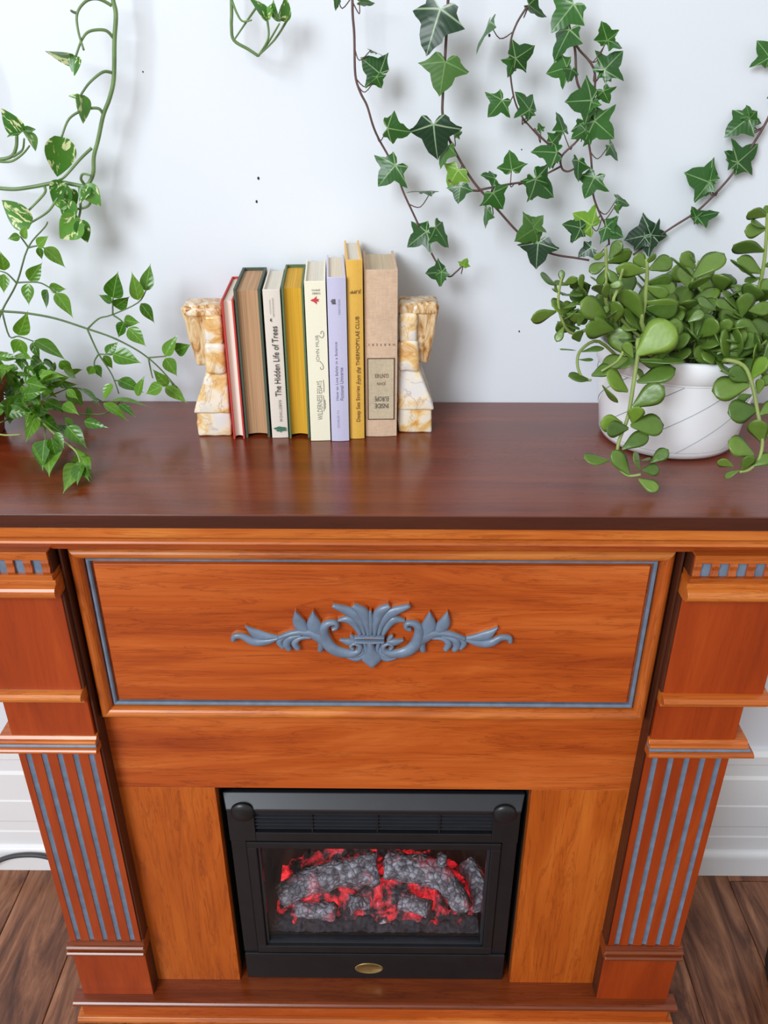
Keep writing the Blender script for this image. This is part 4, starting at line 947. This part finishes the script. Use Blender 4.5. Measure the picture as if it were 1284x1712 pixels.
# the dense crown: rosettes of leaves on short shoots rising from the soil
for k in range(36):
    a = jr.uniform(0, 2*math.pi) if k % 3 else jr.uniform(-2.6, -.3); rr = math.sqrt(jr.random())*.088
    foot = soil(rr*math.cos(a), rr*math.sin(a)); out = Vector((math.cos(a), math.sin(a)*.8, 0))*(rr/.085)
    hgt = jr.uniform(.035, .095)*(1.1-.35*rr/.085)
    if foot.y < -.17: hgt *= .6
    tip = foot+Vector((0, 0, hgt))+out*jr.uniform(.01, .045)
    if tip.y > -.035: tip.y = -.035
    jade_stem([foot, (foot+tip)/2+out*.008, tip], .0028, .0018, 'shoot')
    d = (tip-foot).normalized(); u = d.orthogonal().normalized(); v = d.cross(u); ph = jr.uniform(0, 3)
    for q in range(5):
        pos = foot.lerp(tip, 1-.16*(q//2)); an = ph+q*math.pi+(q//2)*1.45
        lv = (u*math.cos(an)+v*math.sin(an))*1.0+d*(.75-.18*(q//2)); L = jr.uniform(.033, .047)
        tipl = pos+lv.normalized()*L
        if tipl.y > -.006: continue
        nn = (d*1.0-lv*.4+Vector((0, -.3, .2))+Vector((jr.uniform(-.3, .3), jr.uniform(-.3, .3), 0)))
        place_leaf(jade_mesh[jr.randrange(3)], J, pos, tipl, 1, jr, normal=nn)

# ------------------------------------------------------------------ china doll plant at the end of the shelf
DC = Vector((-.566, -.125, ZM))
T = thing('potted_leafy_plant', 'bushy plant with glossy pointed leaflets spreading over the shelf from its clay pot', 'plant', DC)
bm = bmesh.new(); lathe(bm, [(.001, .0005), (.034, .0005), (.045, .062), (.049, .062), (.050, .080), (.045, .080), (.043, .066), (.001, .066)], 40); bm_obj('pot', bm, M['terracotta'], T, smooth=True)
bm = bmesh.new(); lathe(bm, [(.0435, .068), (.02, .072), (.001, .073)], 24, cap=False); bm_obj('soil', bm, M['soil'], T, smooth=True)
def CD(cx, cy): return (cx/3.21, 380+cy/3.21)
dr = random.Random(9)
def dpt(cx, cy, up=.026, base=-.095):
    px, py = CD(cx, cy)
    if py > 600:
        p = at(px, py, z=ZM+up)
        if p.y < base: return p
    return at(px, py, y=base)
root = DC+Vector((.01, 0, .07))
def twig(lst, r0=.0013, r1=.0008, rooted=False, up=.026, base=-.095, mat='doll_stem'):
    pts = [dpt(*p, up=up, base=base) for p in lst]
    if rooted: pts = [root]+pts
    bm = bmesh.new(); tube(bm, [p-DC for p in pts], r0, r1, 6, 4); bm_obj('twig', bm, M[mat], T, smooth=True)
twig([(-60, 520), (0, 452), (30, 452), (150, 462), (300, 490), (470, 545), (600, 590), (720, 650), (800, 705), (870, 770), (950, 862)], .0018, .0009, True)
twig([(-40, 600), (10, 450), (90, 300), (150, 110), (240, 0), (255, -30)], .0016, .0009, True)
for st in ([(470, 545), (530, 490), (600, 470), (740, 405), (785, 335)], [(470, 550), (530, 680), (600, 790), (638, 892)], [(605, 470), (605, 400), (608, 378)], [(608, 472), (650, 500), (685, 540)], [(90, 300), (40, 250), (0, 235)], [(90, 297), (200, 295), (260, 320), (300, 352)], [(150, 110), (200, 100), (238, 112)], [(152, 108), (125, 70), (108, 48)], [(530, 680), (560, 682), (606, 682)], [(530, 680), (508, 715), (506, 742)], [(795, 700), (885, 692), (890, 690)], [(797, 705), (812, 780), (820, 810)], [(12, 455), (50, 585), (100, 585), (180, 612)], [(610, 820), (640, 825)], [(905, 810), (930, 850)], [(620, 595), (628, 605)]):
    twig(st)
twig([(-60, 860), (0, 885), (150, 965), (250, 1070), (330, 1140), (405, 1200), (430, 1260)], .0019, .0011, True, mat='jade_stem')
twig([(-70, 1060), (0, 1112), (115, 1112)], .0016, .001, True, mat='jade_stem')
twig([(-60, 1000), (0, 1048), (120, 980), (350, 870), (430, 865)], .0014, .0009, True)
twig([(240, 1080), (245, 1140)]); twig([(330, 960), (360, 1070)]); twig([(430, 865), (555, 940)]); twig([(420, 1000), (560, 1000), (640, 940)])
DL = [(125, 60, 140, -8), (108, 48, 38, 62), (200, 102, 256, 44), (207, 105, 226, 180, .8), (236, 110, 360, 214), (155, 286, 226, 190), (25, 232, 4, 130), (152, 300, 150, 422), (20, 250, 20, 356), (262, 322, 356, 334, .8), (255, 335, 238, 442), (298, 352, 398, 476),
      (606, 380, 626, 246), (600, 406, 532, 356, .8), (614, 426, 692, 384, .8), (742, 392, 712, 243), (780, 342, 806, 193), (755, 408, 838, 516), (665, 498, 748, 512), (666, 508, 622, 602), (688, 540, 785, 640), (570, 682, 634, 612), (556, 688, 612, 766), (605, 680, 758, 724), (506, 740, 552, 808), (500, 745, 472, 800, .8),
      (885, 690, 943, 577), (940, 664, 1016, 634), (886, 703, 954, 800), (902, 850, 822, 768), (888, 854, 1005, 934), (634, 820, 768, 872), (872, 850, 772, 896), (602, 838, 545, 932), (736, 906, 762, 796, .7),
      (100, 580, 148, 468), (176, 614, 207, 716, .9), (184, 608, 366, 694), (100, 600, 142, 702), (100, 600, 62, 690), (0, 690, 92, 704), (110, 690, 120, 770),
      (130, 832, 232, 748), (205, 872, 325, 800), (236, 930, 384, 992), (362, 864, 455, 968), (430, 864, 556, 942, .7), (555, 944, 692, 1024), (590, 934, 808, 926, .8), (640, 950, 730, 1010), (452, 1042, 568, 1072), (190, 1012, 138, 1152), (200, 1010, 110, 1010), (205, 1015, 322, 1090), (230, 1010, 300, 1060), (360, 1068, 464, 1180), (350, 1020, 410, 1085), (240, 1140, 212, 1288), (262, 1140, 258, 1302), (275, 1130, 300, 1240), (60, 852, 82, 988), (150, 872, 165, 965), (402, 1190, 484, 1250, .7), (420, 1270, 342, 1398), (432, 1275, 408, 1372), (440, 1240, 478, 1330), (425, 1225, 370, 1320, .7), (410, 1262, 350, 1290, .6), (435, 1285, 470, 1350, .8), (395, 1195, 455, 1215, .6), (430, 1230, 485, 1240, .6), (300, 1100, 345, 1190), (320, 1060, 390, 1130, .8), (20, 760, 90, 860), (0, 790, 60, 760), (20, 840, 100, 920), (230, 770, 340, 790, .6), (300, 830, 412, 858, .6), (160, 740, 150, 830), (200, 750, 235, 850), (100, 760, 20, 740), (490, 930, 540, 980, .6), (480, 960, 470, 1040, .7)]
def tip_near(p, cx, cy, dy):
    q = at(*CD(cx, cy), y=p.y+dy)
    return q if q.z > ZM+.012 else at(*CD(cx, cy), z=ZM+.012)
for L in DL:
    a, b_, c, d = L[:4]; wd = L[4] if len(L) > 4 else 1
    up = dr.uniform(.018, .045) if b_ > 900 else .028; base = -.095-dr.uniform(-.018, .022)
    if b_ > 1180: up = .016
    p = dpt(a, b_, up, base); q = tip_near(p, c, d, dr.uniform(-.014, .006))
    place_leaf(doll_mesh[dr.randrange(3)], T, p, q, wd, dr, .32, .3, sw=(.62 if b_ > 1180 else .8 if b_ > 900 else 1))
for k in range(95):
    a = dr.uniform(-120, 420)*dr.uniform(.6, 1); b_ = dr.uniform(700, 1000); an = dr.uniform(-.5, 2.6); L = dr.uniform(75, 130)
    up = dr.uniform(.02, .07); base = -.09-dr.uniform(-.035, .06)
    p = dpt(a, b_, up, base); q = tip_near(p, a+L*math.cos(an), b_+L*math.sin(an)*.7, dr.uniform(-.03, .02))
    if min(p.z, q.z) < ZM+.006 or max(p.y, q.y) > -.012: continue
    place_leaf(doll_mesh[dr.randrange(3)], T, p, q, dr.choice((1, 1, .8, .6)), dr, .5, .4)

# ------------------------------------------------------------------ small things on the floor
bm = bmesh.new()
pts = [(-1.3, -.10, .006), (-.95, -.07, .006), (-.84, -.045, .016), (-.78, -.036, .045), (-.735, -.034, .055), (-.69, -.034, .05), (-.65, -.036, .025), (-.61, -.045, .006), (-.575, -.06, .006)]
tube(bm, pts, .0048, None, 10, 6); tag(bm_obj('power_cord', bm, M['cord'], None, smooth=True), 'dark grey power cord arching along the baseboard beside the fireplace', 'cord')
bm = bmesh.new(); lathe(bm, [(.001, .001), (.115, .001), (.128, .012), (.132, .10), (.130, .22), (.134, .235), (.130, .245), (.122, .24), (.118, .03), (.001, .025)], 40)
o = bm_obj('storage_basket', bm, M['blackcloth'], None, smooth=True); o.location = (.803, -.27, .0003); tag(o, 'round black fabric basket standing on the plank floor', 'basket')
